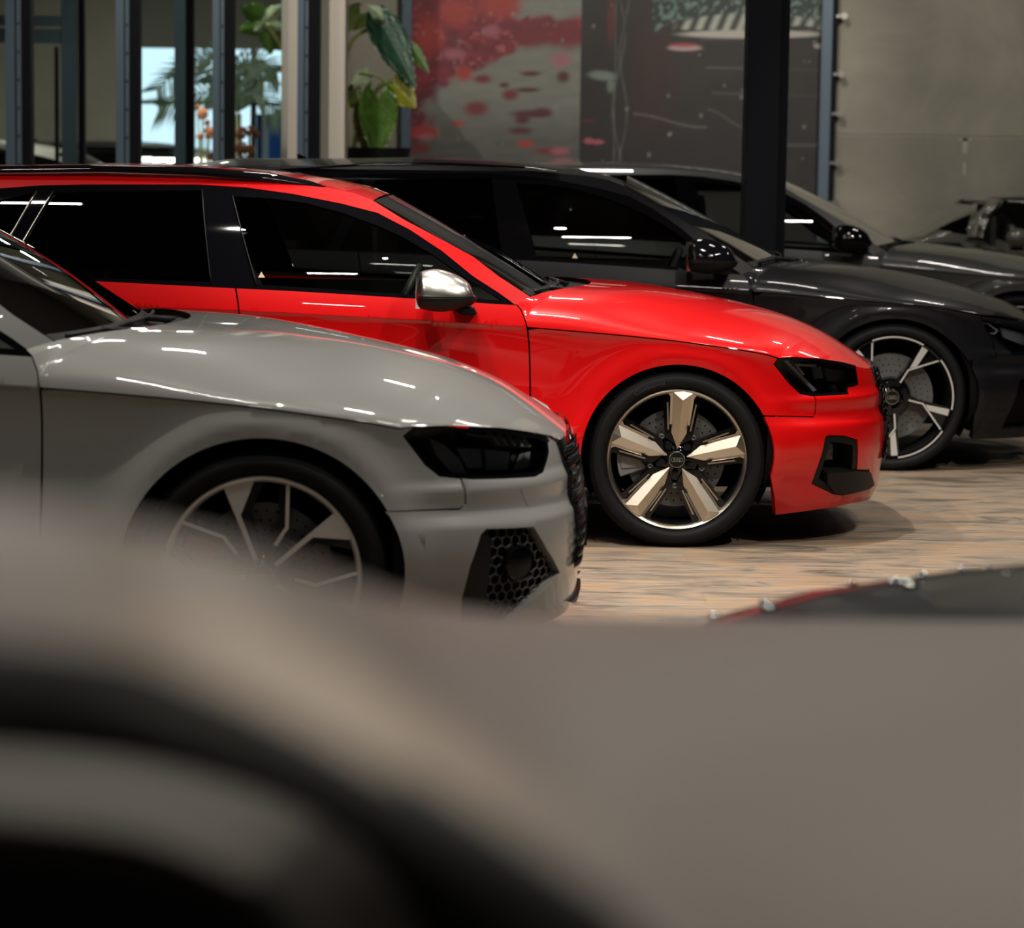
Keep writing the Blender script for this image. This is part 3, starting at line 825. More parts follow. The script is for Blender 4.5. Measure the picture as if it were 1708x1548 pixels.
# ---------------------------------------------------------------- the two similar estate cars, the black one and the dark grey one
RED_Y, GREY_Y, RS_Y, DK_Y = 10.97, 7.98, 13.72, 17.0
def wheel_x(px, py, Y): return at_y(px, py, Y).x
B1 = Body(wheel_x(1129, 775, RED_Y-.905), RED_Y, A=1)
def base_outlines(B):
    """outlines of the common body, read in surface coordinates"""
    F = {}; S, G = B.S, B.G
    F['door_front_edge'] = S([(862, 508), (869, 516), (876, 532), (880, 550), (883, 580), (884, 620), (885, 690)])
    F['door_rear_edge'] = S([(393, 477), (397, 505), (399, 524)])
    F['belt_pts'] = sorted([(-3.9, 1.02), (-3.0, 1.0)]+S([(100, 465), (330, 476.5), (500, 485), (670, 495.5), (862, 508)]))
    zs = B.fz
    head_r = S([(1299, 598), (1291.7, 607.5), (1317.5, 640), (1335, 656.3), (1358, 660)])
    head_t = S([(1324, 596.4), (1365, 598.7), (1405.7, 604.8), (1427, 610)])
    F['head_r'], F['head_t'] = head_r, head_t
    seam = S([(1360, 689), (1357, 695.7), (1274, 694)])
    A, az = B.arch, B.archz
    arc = [(A*math.cos(math.radians(a)), az+A*.965*math.sin(math.radians(a))) for a in range(27, 196, 4)]
    fd = F['door_front_edge']
    F['fender'] = [(fd[-1][0], .30)]+fd[:2:-1]+[(x, zs(x)) for x in np.linspace(fd[3][0], head_r[0][0], 24)[1:-1]]+head_r+seam+arc+[(-A*1.02, .30)]
    F['hood_side'] = fd[:3]+[(x, zs(x)) for x in np.linspace(fd[3][0], head_r[0][0], 24)][:-1]+[head_r[0]]+head_t
    sg = B.x0+B.Ls*.765
    se = B.x0+B.Ls
    lo = S([(1452, 832), (1420, 840), (1365, 850), (1293, 859.6)])
    arc2 = [(A*math.cos(math.radians(a)), az+A*.965*math.sin(math.radians(a))) for a in range(-12, 27, 4)]
    F['bumper'] = [seam[2], seam[1], seam[0], head_r[-1]]+S([(1365, 659.7), (1416, 657), (1413.8, 646), (1432, 641.4), (1427, 610.5)])+[(sg, .655), (sg+.02, .45), (sg+.06, .305), (se, .305), (se, .165)]+lo+arc2
    F['grille'] = [(sg-.01, .66), (sg+.012, .45), (sg+.05, .30), (se, .30), (se, .665)]
    F['headlight'] = S([(1291.7, 607.5), (1299, 598), (1324, 596.8), (1365, 599), (1405.7, 605.2), (1427.5, 611.5), (1432, 641.4), (1413.8, 646), (1416, 657), (1400, 659), (1365, 659.7), (1335, 656.3), (1317.5, 640)])
    F['band_lo'] = G([(859, 508), (832, 488.5), (789.5, 461), (736.5, 418), (683.5, 383), (630, 355), (570, 339.5), (490, 323.5), (410, 312.5), (330, 307.5), (140, 307.5), (68, 309), (0, 314)])+[(-3.0, 1.33), (-3.35, 1.25)]
    top = G([(895, 502), (832, 461), (789, 428), (726, 394), (673, 366), (622, 335)])
    F['screen_side'] = top
    F['roof_edge'] = [(-3.75, 1.22), (-3.5, 1.30), (-3.1, 1.365)]+G([(0, 291), (170, 288), (330, 293), (450, 303.5), (545, 313), (590, 322), (622, 334.5)])
    F['g_front'] = G([(390, 327), (450, 330), (510, 338), (570, 354), (630, 376), (670, 394), (726, 427), (779, 465), (838, 501), (670, 490), (428, 474)])
    F['g_rear'] = G([(88, 320), (337, 316.5), (352, 470), (160, 463), (3, 459), (43, 394)])
    F['g_quart'] = G([(60, 320), (20, 386), (-24, 458), (-230, 452), (-120, 360)])
    return F
def finish(B, F):
    F['belt'] = pchip(F['belt_pts'])
    F['band'] = F['roof_edge'][::-1]
    F['band'] = F['band']+[(-3.78, 1.10), (-3.45, 1.10)]+F['band_lo'][::-1]+F['screen_side'][:-1]
    b = [(x, F['belt'](x)-.004) for x in np.linspace(-3.45 if B.wb < 2.85 else -3.6, F['band_lo'][0][0], 24)]
    F['surround'] = F['band_lo'][::-1]+b[::-1]
    F['glasses'] = [F['g_front'], F['g_rear'], F['g_quart']]
    return F
F1 = finish(B1, base_outlines(B1))
F1['trims'] = [('window_trim', B1.G([(88, 320), (43, 394), (3, 459)]), .0035, 'matsilver'), ('window_trim', B1.G([(61, 319), (22, 384), (-23, 457)]), .0035, 'matsilver'),
               ('window_trim', B1.G([(388, 327), (428, 475)]), .0035, 'satin'), ('window_trim', B1.G([(337, 316), (352, 471)]), .003, 'satin')]
S1 = B1.S
F1['lamp_parts'] = [
 ('light_guide', S1([(1313, 602), (1318, 602), (1371, 651), (1364, 653)]), -.03, 'lampchrome'),
 ('light_guide', S1([(1334, 608), (1372, 608), (1372, 612), (1340, 612), (1352, 626), (1347, 626)]), -.035, 'lampchrome'),
 ('lamp_projector', S1([(1368, 612), (1384, 610), (1388, 630), (1372, 632)]), -.045, 'lamp'),
 ('lamp_projector', S1([(1390, 612), (1426, 616), (1428, 637), (1396, 634)]), -.045, 'lamp'),
 ('light_guide', S1([(1398, 641), (1403, 641), (1409, 651), (1403, 652)]), -.03, 'lampchrome')]
int1 = S1([(1377, 729), (1383, 726.6), (1406, 727.3), (1430, 734), (1429, 783.6), (1450, 784), (1449, 813), (1430, 821), (1405.7, 825.7), (1389.4, 823.6), (1354, 806.7)])
F1['bumper_holes'] = [int1]
F1['bumper_parts'] = [
 ('air_intake', inset(int1, -.05), -.075, 'inner', .01),
 ('intake_frame', int1, -.004, 'satin', .07, inset(int1, .026)),
 ('intake_fin', S1([(1388, 741), (1408, 744), (1417, 744), (1413, 775), (1386, 782)]), -.06, 'gloss', .03),
 ('front_lip', S1([(1378, 788), (1430, 784.5), (1449, 787), (1455, 808), (1448, 814), (1405, 824), (1390, 821), (1378, 806)]), .010, 'satin', .06)]
# intake frame is a ring
red = build_sedan('estate_car', 'bright red estate car with champagne five spoke wheels and silver mirror cap', 'car', B1, 'red', F1, 'five_facet',
                  dict(text=True, rim=.2675))
def rail(B, car, lo, hi, dy=-.60):
    a = B.P(lo, dy); b = B.P(hi, dy)
    strip3('roof_rail', a, b, car, M['gloss'], dy-.012, dy+.012, .018)
    strip3('roof_rail', a, b, car, M['gloss'], -dy-.012, -dy+.012, .018)
rail(B1, red, [(-200, 300), (-100, 292), (0, 288.5), (170, 287), (330, 292.5), (450, 303), (547, 314)], [(-200, 290), (-100, 281), (0, 277), (150, 275), (330, 278.5), (450, 288), (520, 302), (548, 313)])
def mirror(B, car, px, py, Yd, sc, cap, foot_px):
    q = at_y(px, py, B.Y+Yd); c = (q.x-B.X, Yd, q.z)
    f = []
    for dy in (Yd-.02, Yd+.16):
        f += [(x, dy, z) for x, z in B.P(foot_px, dy if dy < Yd else Yd+.02)]
    return ellipsoid_mirror(B, car, c, .128*sc, .10*sc, .098*sc, cap, 'satin', f)
mirror(B1, red, 735, 493, -1.03, 1, 'matsilver', [(749, 511), (788, 512), (797, 525), (770, 526)])
bm = bmesh.new(); pts = [B1.solve(x, y, B1.green) for x, y in ((430.5, 463), (442, 463), (436, 453))]
vs = [bm.verts.new(Vector(B1.green(*p))+Vector((0, -.001, 0))) for p in pts]; bm.faces.new(vs); from_bm('window_sticker', bm, M['sticker'], red, False)

# ---- grey car: same body, wider arches, own nose
B2 = Body(wheel_x(437, 963, GREY_Y-.915), GREY_Y, wm=.922, w0=.912, arch=.376, flare=.030, archz=.340)
F2 = base_outlines(B1); S2 = B2.S
A, az = B2.arch, B2.archz
F2['door_front_edge'] = S2([(44, 583), (54, 594), (63, 618), (67, 650), (70, 700), (70, 780), (67, 900)])
fd = F2['door_front_edge']
head_r = S2([(690, 712.8), (674, 727.7), (710, 775), (733, 793), (769, 797)])
head_t = S2([(746, 711), (830.7, 714), (898.5, 723.5), (920, 727)])
seam = S2([(775.6, 815.6), (776.6, 841), (767, 849.5), (640, 852.7)])
zs = B2.fz
a_up = math.degrees(math.atan2((seam[-1][1]-az)/.965, seam[-1][0]))
arc = [(A*math.cos(math.radians(a)), az+A*.965*math.sin(math.radians(a))) for a in np.arange(a_up, 196, 4)]
F2['fender'] = [(fd[-1][0], .30)]+fd[:2:-1]+[(x, zs(x)) for x in np.linspace(fd[3][0], head_r[0][0], 24)[1:-1]]+head_r+seam+arc+[(-A*1.02, .30)]
F2['hood_side'] = fd[:3]+[(x, zs(x)) for x in np.linspace(fd[3][0], head_r[0][0], 24)][:-1]+[head_r[0]]+head_t
sg = B2.x0+B2.Ls*.765; se = B2.x0+B2.Ls
arc2 = [(A*math.cos(math.radians(a)), az+A*.965*math.sin(math.radians(a))) for a in np.arange(-14, a_up-2, 4)]
F2['bumper'] = seam[::-1]+head_r[-1:]+S2([(788, 798.6), (850, 797), (892, 794.4), (907, 786), (916.5, 754), (916.5, 736), (912, 727)])+[(sg, .655), (sg+.02, .45), (sg+.06, .305), (se, .305), (se, .165), (sg, .155), (B2.x0+.5, .15), (B2.x0+.25, .145), (A*1.0, .15)]+arc2
F2['headlight'] = S2([(674, 727.7), (690, 712.8), (746, 712.8), (830.7, 716), (898.5, 725.6), (914, 734), (916.5, 754), (907, 786), (892, 794.4), (850, 797), (788, 798.6), (733, 793), (710, 775)])
F2['lamp_parts'] = [
 ('lamp_reflector', S2([(722, 732), (748, 742), (775, 765), (789, 792), (760, 788), (735, 760)]), -.03, 'lamp'),
 ('lamp_projector', S2([(776, 748), (820, 748), (822, 780), (796, 782)]), -.045, 'lamp'),
 ('lamp_projector', S2([(828, 748), (872, 750), (868, 782), (830, 782)]), -.045, 'lamp'),
 ('light_guide', S2([(880, 782), (892, 752), (900, 750), (896, 778)]), -.03, 'lampchrome'),
 ('light_guide', S2([(790, 722), (880, 730), (880, 733), (790, 726)]), -.03, 'lampchrome')]
int2 = S2([(785, 945), (803, 892), (811.6, 883.4), (890, 880), (912, 918), (933, 955.4), (884, 1006), (850, 1040), (770, 1045), (771, 1000)])
F2['bumper_holes'] = [int2]
F2['bumper_parts'] = [('air_intake', inset(int2, -.085), -.045, 'inner', .01),
 ('intake_cheek', S2([(785, 945), (803, 892), (811.6, 884), (824, 900), (820, 960), (812, 1040), (772, 1040), (771, 1000)]), -.012, 'plastic', .05),
 ('front_lip', S2([(945, 1003), (960, 985), (966, 958), (968.5, 962), (968, 985), (962, 1003)]), .012, 'satin', .05)]
F2['lamp_parts'] += [('light_strip', S2([(826+15*k, 722+k*.9), (830+15*k, 722.4+k*.9), (846+13*k, 742), (842+13*k, 742)]), -.022, 'lampchrome') for k in range(5)]
F2['sensor'] = S2([(702, 898)])[0]
F2 = finish(B2, F2); F2['trims'] = F1['trims'][:0]
grey = build_sedan('estate_car', 'nardo grey estate car with red brake calipers and silver black wheels in front of red car', 'car', B2, 'grey', F2, 'trapezoid',
                   dict(rim=.268, cal='redcal', archv=.965*B2.arch, track=.915, roof='grey'))
grey['label'] = 'plain mid-grey estate car with red brake calipers, parked in front of the red car'
rail(B2, grey, [(-900, 195), (-700, 183), (-500, 180)], [(-900, 185), (-700, 168), (-500, 178)])
par = [o for o in grey.children if o.name.startswith('front_bumper')][0]
bm = bmesh.new()
p = Vector(B2.surf(*B2.solve(864.6, 938.5, B2.surf)))
d = Vector((.62, -.78, 0)).normalized(); u = Vector((.78, .62, 0)); v = Vector((0, 0, 1))
def disc(bm, c, r, d, prof, n=36):
    rs = []
    for (k, h) in prof: rs.append([bm.verts.new(c+(u*math.cos(2*PI*i/n)+v*math.sin(2*PI*i/n))*r*k+d*h) for i in range(n)])
    for a in range(len(rs)-1):
        for i in range(n): bm.faces.new((rs[a][i], rs[a][(i+1) % n], rs[a+1][(i+1) % n], rs[a+1][i]))
    bm.faces.new(rs[-1])
disc(bm, p+d*.01, .050, d, [(1, -.05), (1, .0), (.9, .006), (.86, 0), (.3, .004)])
from_bm('distance_sensor', bm, M['gloss'], par, auto=30)
bm = bmesh.new()
hx = lambda u_, z: Vector(B2.surf(u_, z))
i2 = inset(int2, .004)
for j in range(16):
    for i in range(26):
        uu = i2[0][0]-.1+.032*(i+(j % 2)*.5); z = .10+.026*j
        pts = [(uu+.0175*math.cos(math.radians(60*k+30)), z+.0175*math.sin(math.radians(60*k+30))) for k in range(6)]
        if not inside((uu, z), i2): continue
        q = [hx(*t)+Vector((-.012, .016, 0)) for t in pts]
        for k in range(3): tube(bm, [q[k], q[k+1]], .0026, 4, False)
from_bm('intake_mesh', bm, M['mesh'], par)
bm = bmesh.new(); p = Vector(B2.surf(*F2['sensor'])); d = Vector((.15, -1, 0)).normalized(); u = Vector((1, .15, 0)).normalized()
disc(bm, p, .0125, d, [(1.0, -.002), (1.0, .0012), (.85, .0016)])
from_bm('parking_sensor', bm, M['grey'], par, auto=30)
tw = S2([(868, 815), (900, 815), (906, 836), (907, 843), (880, 843), (874, 833)])
panel('tow_eye_cover', B2.surf, tw, M['grey'], par, offset=.0012, thick=.002)

# ---- black and dark grey cars: longer body
def warp(F, xm, zm):
    fx, fz = pchip(xm), pchip(zm); o = {}
    for k, v in F.items():
        o[k] = [(fx(a), fz(b)) for a, b in v] if isinstance(v, list) and v and isinstance(v[0], tuple) and len(v[0]) == 2 and not isinstance(v[0][0], str) else v
    return o
ZM = [(0, 0), (.75, .755), (.95, .975), (1.3, 1.35), (1.42, 1.468)]
def big_car(name, label, px, py, Y, xm, pt, rimr, group=None, headpx=None, opts={}):
    B = Body(wheel_x(px, py, Y-.93), Y, wm=.945, w0=.93, wr=.92, arch=.385, archz=.36, R=.355, wb=2.93, flare=.03, tail=-3.95, gb=.885, gz=.97,
             zsh=[(-4.2, .95), (-2.9, .925), (-1.9, .90), (-.66, .85), (-.2, .82), (.2, .79), (.40, .757), (.58, .735), (1, .67)],
             Hc=[(-.42, .985), (-.1, .958), (.15, .925), (.41, .868), (.65, .797), (.80, .72), (.87, .67)],
             xn=[(.1, .90), (.2, .945), (.35, .957), (.5, .95), (.6, .93), (.66, .90), (.75, .84)])
    F = warp(base_outlines(B1), xm, ZM)
    A, az = B.arch, B.archz; zs = B.fz
    fd = F['door_front_edge']; hr = F['head_r']; hr[0] = (hr[0][0], zs(hr[0][0]))
    sg = B.x0+B.Ls*.765; se = B.x0+B.Ls
    if headpx:
        hp = B.S(headpx); F['headlight'] = hp
    F['fender'] = [(fd[-1][0], .30)]+fd[:2:-1]+[(x, zs(x)) for x in np.linspace(fd[3][0], hr[0][0], 24)[1:-1]]+[(hr[0][0], zs(hr[0][0])), (.47, .62), (.47, .55)]+[(A*math.cos(math.radians(a)), az+A*.965*math.sin(math.radians(a))) for a in range(28, 196, 4)]+[(-A*1.02, .30)]
    ht = [(x, zs(x)+.004) for x in (.5, .65, .8, .93)]
    F['hood_side'] = fd[:3]+[(x, zs(x)) for x in np.linspace(fd[3][0], hr[0][0], 24)]+ht
    F['bumper'] = [(.385*.94, .55), (.47, .55), (.47, .62), (hr[0][0], zs(hr[0][0])-.004)]+[(x, zs(x)-.002) for x in (.5, .65, .8, .93)]+[(sg, .67), (sg+.02, .45), (sg+.06, .305), (se, .305), (se, .17), (sg, .15), (.6, .15), (A*.99, .15)]+[(A*math.cos(math.radians(a)), az+A*.965*math.sin(math.radians(a))) for a in range(-14, 26, 4)]
    hp2 = F['headlight']
    F['bumper_holes'] = [inset(hp2, -.001), [(B.x0+.30, .20), (B.x0+.36, .44), (B.x0+.60, .47), (B.x0+.70, .40), (B.x0+.66, .20)]]
    F['bumper_parts'] = [('air_intake', inset(F['bumper_holes'][1], -.004), -.07, 'inner', .01)]
    F['lamp_parts'] = []
    F = finish(B, F)
    car = build_sedan(name, label, 'car', B, pt, F, 'blade', dict(rim=rimr, track=.935, hood_tip=.90, cowl_x=xm[3][1]+.23, glass_base=(xm[3][1]+.15, .972), glass_top=(xm[2][1]+.01, 1.398), group=group, **opts))
    return B, F, car
XM1 = [(-3.72, -3.95), (-2.82, -2.93), (-1.15, -1.27), (-.5, -.60), (0, 0), (.9, .95)]
B3, F3, rs6 = big_car('estate_car', 'glossy black estate car with silver edged spoke wheels, parked behind the red car', 1488, 668, RS_Y, XM1, 'black', .295,
     headpx=[(1620, 533), (1640, 535), (1665, 538), (1700, 545), (1730, 553), (1728, 580), (1708, 590), (1690, 591), (1669, 573)],
     opts=dict(archv=.385*.965))
g1 = B3.S([(1627, 538), (1650, 539), (1668, 551), (1662, 558), (1645, 556)])
hl3 = [o for o in rs6.children if o.name.startswith('headlight')][0]
panel('light_guide', B3.surf, g1, M['lampchrome'], hl3, holes=[inset(g1, .006)], offset=-.012, thick=.01, step=.012)
panel('lamp_projector', B3.surf, B3.S([(1675, 545), (1720, 555), (1715, 575), (1680, 562)]), M['lamp'], hl3, offset=-.03, thick=.01)
mirror(B3, rs6, 1180, 434, -1.07, 1.06, 'gloss', [(1190, 449), (1215, 450), (1222, 458), (1200, 458)])
rail(B3, rs6, [(300, 298), (500, 283), (620, 276.5), (750, 276), (880, 281.5), (930, 287)], [(300, 294), (500, 279), (620, 271), (750, 270.5), (880, 277), (930, 285)], -.62)
bm = bmesh.new(); q = B3.P([(495, 278), (496, 256), (503, 258), (520, 269), (532, 274)], -.05)
plate(bm, q, -.065, -.035); bmesh.ops.bevel(bm, geom=list(bm.edges), offset=.004, segments=2, affect='EDGES')
from_bm('roof_antenna', bm, M['gloss'], rs6, False)
bm = bmesh.new(); pts = [B3.solve(x, y, B3.green) for x, y in ((954.5, 430.5), (963.5, 430.5), (958.8, 422))]
bm.faces.new([bm.verts.new(Vector(B3.green(*p))+Vector((0, -.001, 0))) for p in pts]); from_bm('window_sticker', bm, M['sticker'], rs6, False)

XM2 = [(-3.72, -4.1), (-2.82, -3.05), (-1.15, -1.41), (-.5, -.74), (0, 0), (.9, .95)]
B4, F4, dk = big_car('saloon_car', 'dark metallic grey car standing behind the black steel post', 1698, 590, DK_Y, XM2, 'dkgrey', .285, opts=dict(archv=.385*.965))
mirror(B4, dk, 1417, 402, -1.07, 1.0, 'gloss', [(1425, 412), (1448, 412), (1452, 418), (1435, 418)])
# ---------------------------------------------------------------- the hall
def floor_mat():
    mt, nt, N, L, b = new_mat('floor_worn_boards')
    tc = N.new('ShaderNodeTexCoord'); mp = N.new('ShaderNodeMapping'); mp.inputs['Scale'].default_value = (1.0, 2.6, 1)
    L.new(tc.outputs['Object'], mp.inputs['Vector'])
    def noise(sc, det, vec=mp): n = N.new('ShaderNodeTexNoise'); n.inputs['Scale'].default_value = sc; n.inputs['Detail'].default_value = det; L.new(vec.outputs[0], n.inputs['Vector']); return n
    def ramp(src, stops):
        r = N.new('ShaderNodeValToRGB'); e = r.color_ramp.elements
        e[0].position, e[0].color = stops[0][0], (*stops[0][1], 1); e[1].position, e[1].color = stops[-1][0], (*stops[-1][1], 1)
        for p, c in stops[1:-1]: q = e.new(p); q.color = (*c, 1)
        L.new(src, r.inputs[0]); return r
    n1 = noise(2.2, 8); n1.inputs['Roughness'].default_value = .7; n1.inputs['Distortion'].default_value = .8
    r1 = ramp(n1.outputs['Fac'], [(.34, (.115, .088, .065)), (.44, (.22, .185, .15)), (.51, (.31, .25, .20)), (.57, (.36, .235, .135)), (.63, (.27, .25, .22)), (.72, (.34, .25, .17))])
    mp2 = N.new('ShaderNodeMapping'); mp2.inputs['Scale'].default_value = (2.2, 30, 1); L.new(tc.outputs['Object'], mp2.inputs['Vector'])
    n2 = noise(1.4, 6, mp2); r2 = ramp(n2.outputs['Fac'], [(.35, (.42, .41, .39)), (.7, (.90, .86, .80))])
    mx = N.new('ShaderNodeMix'); mx.data_type = 'RGBA'; mx.blend_type = 'MULTIPLY'; mx.inputs[0].default_value = .8
    L.new(r1.outputs[0], mx.inputs[6]); L.new(r2.outputs[0], mx.inputs[7])
    br = N.new('ShaderNodeTexBrick'); br.inputs['Scale'].default_value = 1; br.inputs['Brick Width'].default_value = 1.3; br.inputs['Row Height'].default_value = .23
    br.inputs['Mortar Size'].default_value = .004; br.inputs['Color1'].default_value = (1, 1, 1, 1); br.inputs['Color2'].default_value = (.93, .93, .93, 1); br.inputs['Mortar'].default_value = (.86, .84, .82, 1)
    L.new(tc.outputs['Object'], br.inputs['Vector'])
    m2 = N.new('ShaderNodeMix'); m2.data_type = 'RGBA'; m2.blend_type = 'MULTIPLY'; m2.inputs[0].default_value = 1
    L.new(mx.outputs[2], m2.inputs[6]); L.new(br.outputs['Color'], m2.inputs[7]); L.new(m2.outputs[2], b.inputs['Base Color'])
    rr = ramp(n1.outputs['Fac'], [(.3, (.38, .38, .38)), (.7, (.5, .5, .5))]); L.new(rr.outputs[0], b.inputs['Roughness'])
    bp = N.new('ShaderNodeBump'); bp.inputs['Strength'].default_value = .15; bp.inputs['Distance'].default_value = .003
    L.new(n2.outputs['Fac'], bp.inputs['Height']); L.new(bp.outputs[0], b.inputs['Normal'])
    return mt
def concrete(name, c, var=.25):
    mt, nt, N, L, b = new_mat(name); b.inputs['Roughness'].default_value = .75
    tc = N.new('ShaderNodeTexCoord')
    n = N.new('ShaderNodeTexNoise'); n.inputs['Scale'].default_value = 1.1; n.inputs['Detail'].default_value = 8; n.inputs['Roughness'].default_value = .6; n.inputs['Distortion'].default_value = .5
    L.new(tc.outputs['Object'], n.inputs['Vector'])
    r = N.new('ShaderNodeValToRGB'); r.color_ramp.elements[0].position = .3; r.color_ramp.elements[1].position = .72
    r.color_ramp.elements[0].color = (*[x*(1-var) for x in c], 1); r.color_ramp.elements[1].color = (*[x*(1+var) for x in c], 1)
    L.new(n.outputs['Fac'], r.inputs[0]); L.new(r.outputs[0], b.inputs['Base Color'])
    n2 = N.new('ShaderNodeTexNoise'); n2.inputs['Scale'].default_value = 60; n2.inputs['Detail'].default_value = 4; L.new(tc.outputs['Object'], n2.inputs['Vector'])
    bp = N.new('ShaderNodeBump'); bp.inputs['Strength'].default_value = .3; bp.inputs['Distance'].default_value = .004
    L.new(n2.outputs['Fac'], bp.inputs['Height']); L.new(bp.outputs[0], b.inputs['Normal'])
    return mt
WALL_Y = 22.3; GL_Y = 19.4
conc = concrete('concrete_wall', (.235, .225, .185))
conc2 = concrete('concrete_lower', (.20, .19, .155))
darkw = mat('dark_wall', (.035, .034, .033), .8, bump=.2, bscale=60)
steel = mat('blue_grey_steel', (.085, .125, .165), .45, metal=.3, bump=.1)
steeld = mat('black_steel', (.004, .005, .007), .6, spec=.1, bump=.1)
def sbox(name, a, b, mt, bevel=0): return struct(box_obj(name, a, b, mt, None, bevel))
bm = bmesh.new(); bm.faces.new([bm.verts.new(p) for p in ((-14, -7, 0), (14, -7, 0), (14, 36, 0), (-14, 36, 0))])
struct(from_bm('floor', bm, floor_mat(), None, False))
xw0 = at_y(574, 150, GL_Y).x
JZ = at_y(1560, 228, WALL_Y).z
sbox('wall_back', (xw0-.4, WALL_Y, JZ+.012), (14, WALL_Y+.25, CEIL), conc)
sbox('wall_back_lower', (xw0-.4, WALL_Y-.008, 0), (14, WALL_Y+.25, JZ), conc2)
sbox('wall_back_joint', (xw0-.4, WALL_Y+.01, JZ-.01), (14, WALL_Y+.2, JZ+.02), mat('joint_line', (.33, .32, .28), .8, bump=.1))
sbox('wall_right', (14, -7, 0), (14.2, 36, CEIL), darkw)
sbox('wall_left', (-14.2, -7, 0), (-14, 36, CEIL), darkw)
sbox('wall_front', (-14, -7.2, 0), (14, -7, CEIL), mat('front_wall', (.045, .045, .042), .8, bump=.2, bscale=60))
sbox('ceiling', (-14, -7, CEIL), (14, WALL_Y, CEIL+.2), mat('dark_ceiling', (.05, .05, .048), .9, bump=.2, bscale=40))
# wall of the second room behind the glass
RB = 28.0
def wx(px, Y): return at_y(px, 150, Y).x
def wz(px, py, Y): return at_y(px, py, Y).z
w0, w1 = wx(226, RB), wx(476, RB); zt, zb = wz(350, 80, RB), .5
zr = 3.9
back2 = concrete('rear_room_wall', (.17, .165, .13), .15)
sbox('wall_rear_room', (-14, RB, 0), (w0, RB+.2, zr), back2)
sbox('wall_rear_room', (w1, RB, 0), (xw0, RB+.2, zr), back2)
sbox('wall_rear_room', (w0, RB, zt), (w1, RB+.2, zr), mat('rear_soffit', (.10, .10, .085), .8, bump=.2, bscale=40))
sbox('wall_rear_room', (w0, RB, 0), (w1, RB+.2, zb), back2)
sbox('wall_partition', (xw0-.25, GL_Y+.6, 0), (xw0-.12, RB+.2, CEIL), mat('white_plaster', (.42, .39, .34), .7, bump=.1))
sbox('ceiling_rear_room', (-14, GL_Y-.2, zr), (xw0, 36, zr+.15), mat('rear_ceiling', (.12, .12, .10), .8, bump=.1))
sbox('wall_over_glass', (-14, GL_Y-.1, zr-.1), (xw0, GL_Y+.2, CEIL), darkw)
# daylight window of the rear room
for i, (a, b) in enumerate(((226, 290), (290, 423), (423, 476))):
    pass
mf = mat('window_frame_dark', (.03, .035, .035), .5, bump=.05)
def vbar(name, p0, p1, Y, d, mt, z0=0, z1=None, parent=None):
    o = box_obj(name, (wx(p0, Y), Y, z0), (wx(p1, Y), Y+d, z1 if z1 else zr), mt, parent); return o
fr = struct(vbar('window_1', 418, 427, RB-.02, .1, mf, zb, zt))
struct(box_obj('window_1', (w0, RB-.02, wz(440, 176, RB)), (w1, RB+.06, wz(440, 170, RB)), mf, None))
struct(vbar('window_1', 226, 233, RB-.02, .1, mf, zb, zt)); struct(vbar('window_1', 318, 324, RB-.02, .1, mf, zb, zt))
# outside: blue building
bb = box_obj('blue_building', (wx(424, 33), 33, 0), (wx(520, 33), 35, wz(440, 190, 33)), mat('blue_sheeting', (.03, .12, .42), .5, bump=.1))
tag(bb, 'blue sheeted building seen outside through the far window', 'building')
box_obj('cladding_strip', (wx(438, 33), 32.95, 0), (wx(448, 33), 33, wz(440, 190, 33)), M['white'], bb)
sbox('ground_outside', (-30, 36, -.02), (14, 60, 0), mat('pale_ground', (.5, .52, .5), .9, bump=.1))
# glass partition: mullions, each a two-tone steel profile
def mullion(px0, px1, px2, label):
    o = box_obj('mullion', (wx(px0, GL_Y), GL_Y-.02, 0), (wx(px1, GL_Y), GL_Y+.12, zr), steel, None)
    tag(o, label, 'window post', 'steel posts of the glass partition')
    c = box_obj('glazing_bead', (wx(px1, GL_Y), GL_Y, 0), (wx(px2, GL_Y), GL_Y+.12, zr), steeld, o)
    g = box_obj('bead_groove', (wx(px0+(px1-px0)*.62, GL_Y), GL_Y-.024, 0), (wx(px0+(px1-px0)*.72, GL_Y), GL_Y-.019, zr), steeld, o)
    bm = bmesh.new(); xx = wx(px0+(px1-px0)*.86, GL_Y)
    for k in range(14): cyl_y(bm, xx, 1.2+k*.2, .008, GL_Y-.026, GL_Y-.018, 10)
    from_bm('bolt', bm, steeld, o, False)
mullion(10, 36, 52, 'steel window post at the far left edge of the glass wall')
mullion(194, 216, 233, 'steel window post left of the bright daylight window')
mullion(355, 374, 390, 'steel window post crossing the bright window beside the orange flowers')
mullion(496, 514, 533, 'steel window post standing before the white column')
gm = M['pane']
for i, (a, b) in enumerate(((-330, 10), (52, 194), (233, 355), (390, 469))):
    p = box_obj('window_%d' % (i+2), (wx(a, GL_Y), GL_Y+.05, .05), (wx(b, GL_Y), GL_Y+.062, zr-.1), gm, None); struct(p)
sbox('white_column_pier', (wx(469, GL_Y+.25), GL_Y+.25, 0), (wx(575, GL_Y+.25), GL_Y+.6, zr), mat('white_column', (.58, .53, .46), .7, bump=.1))
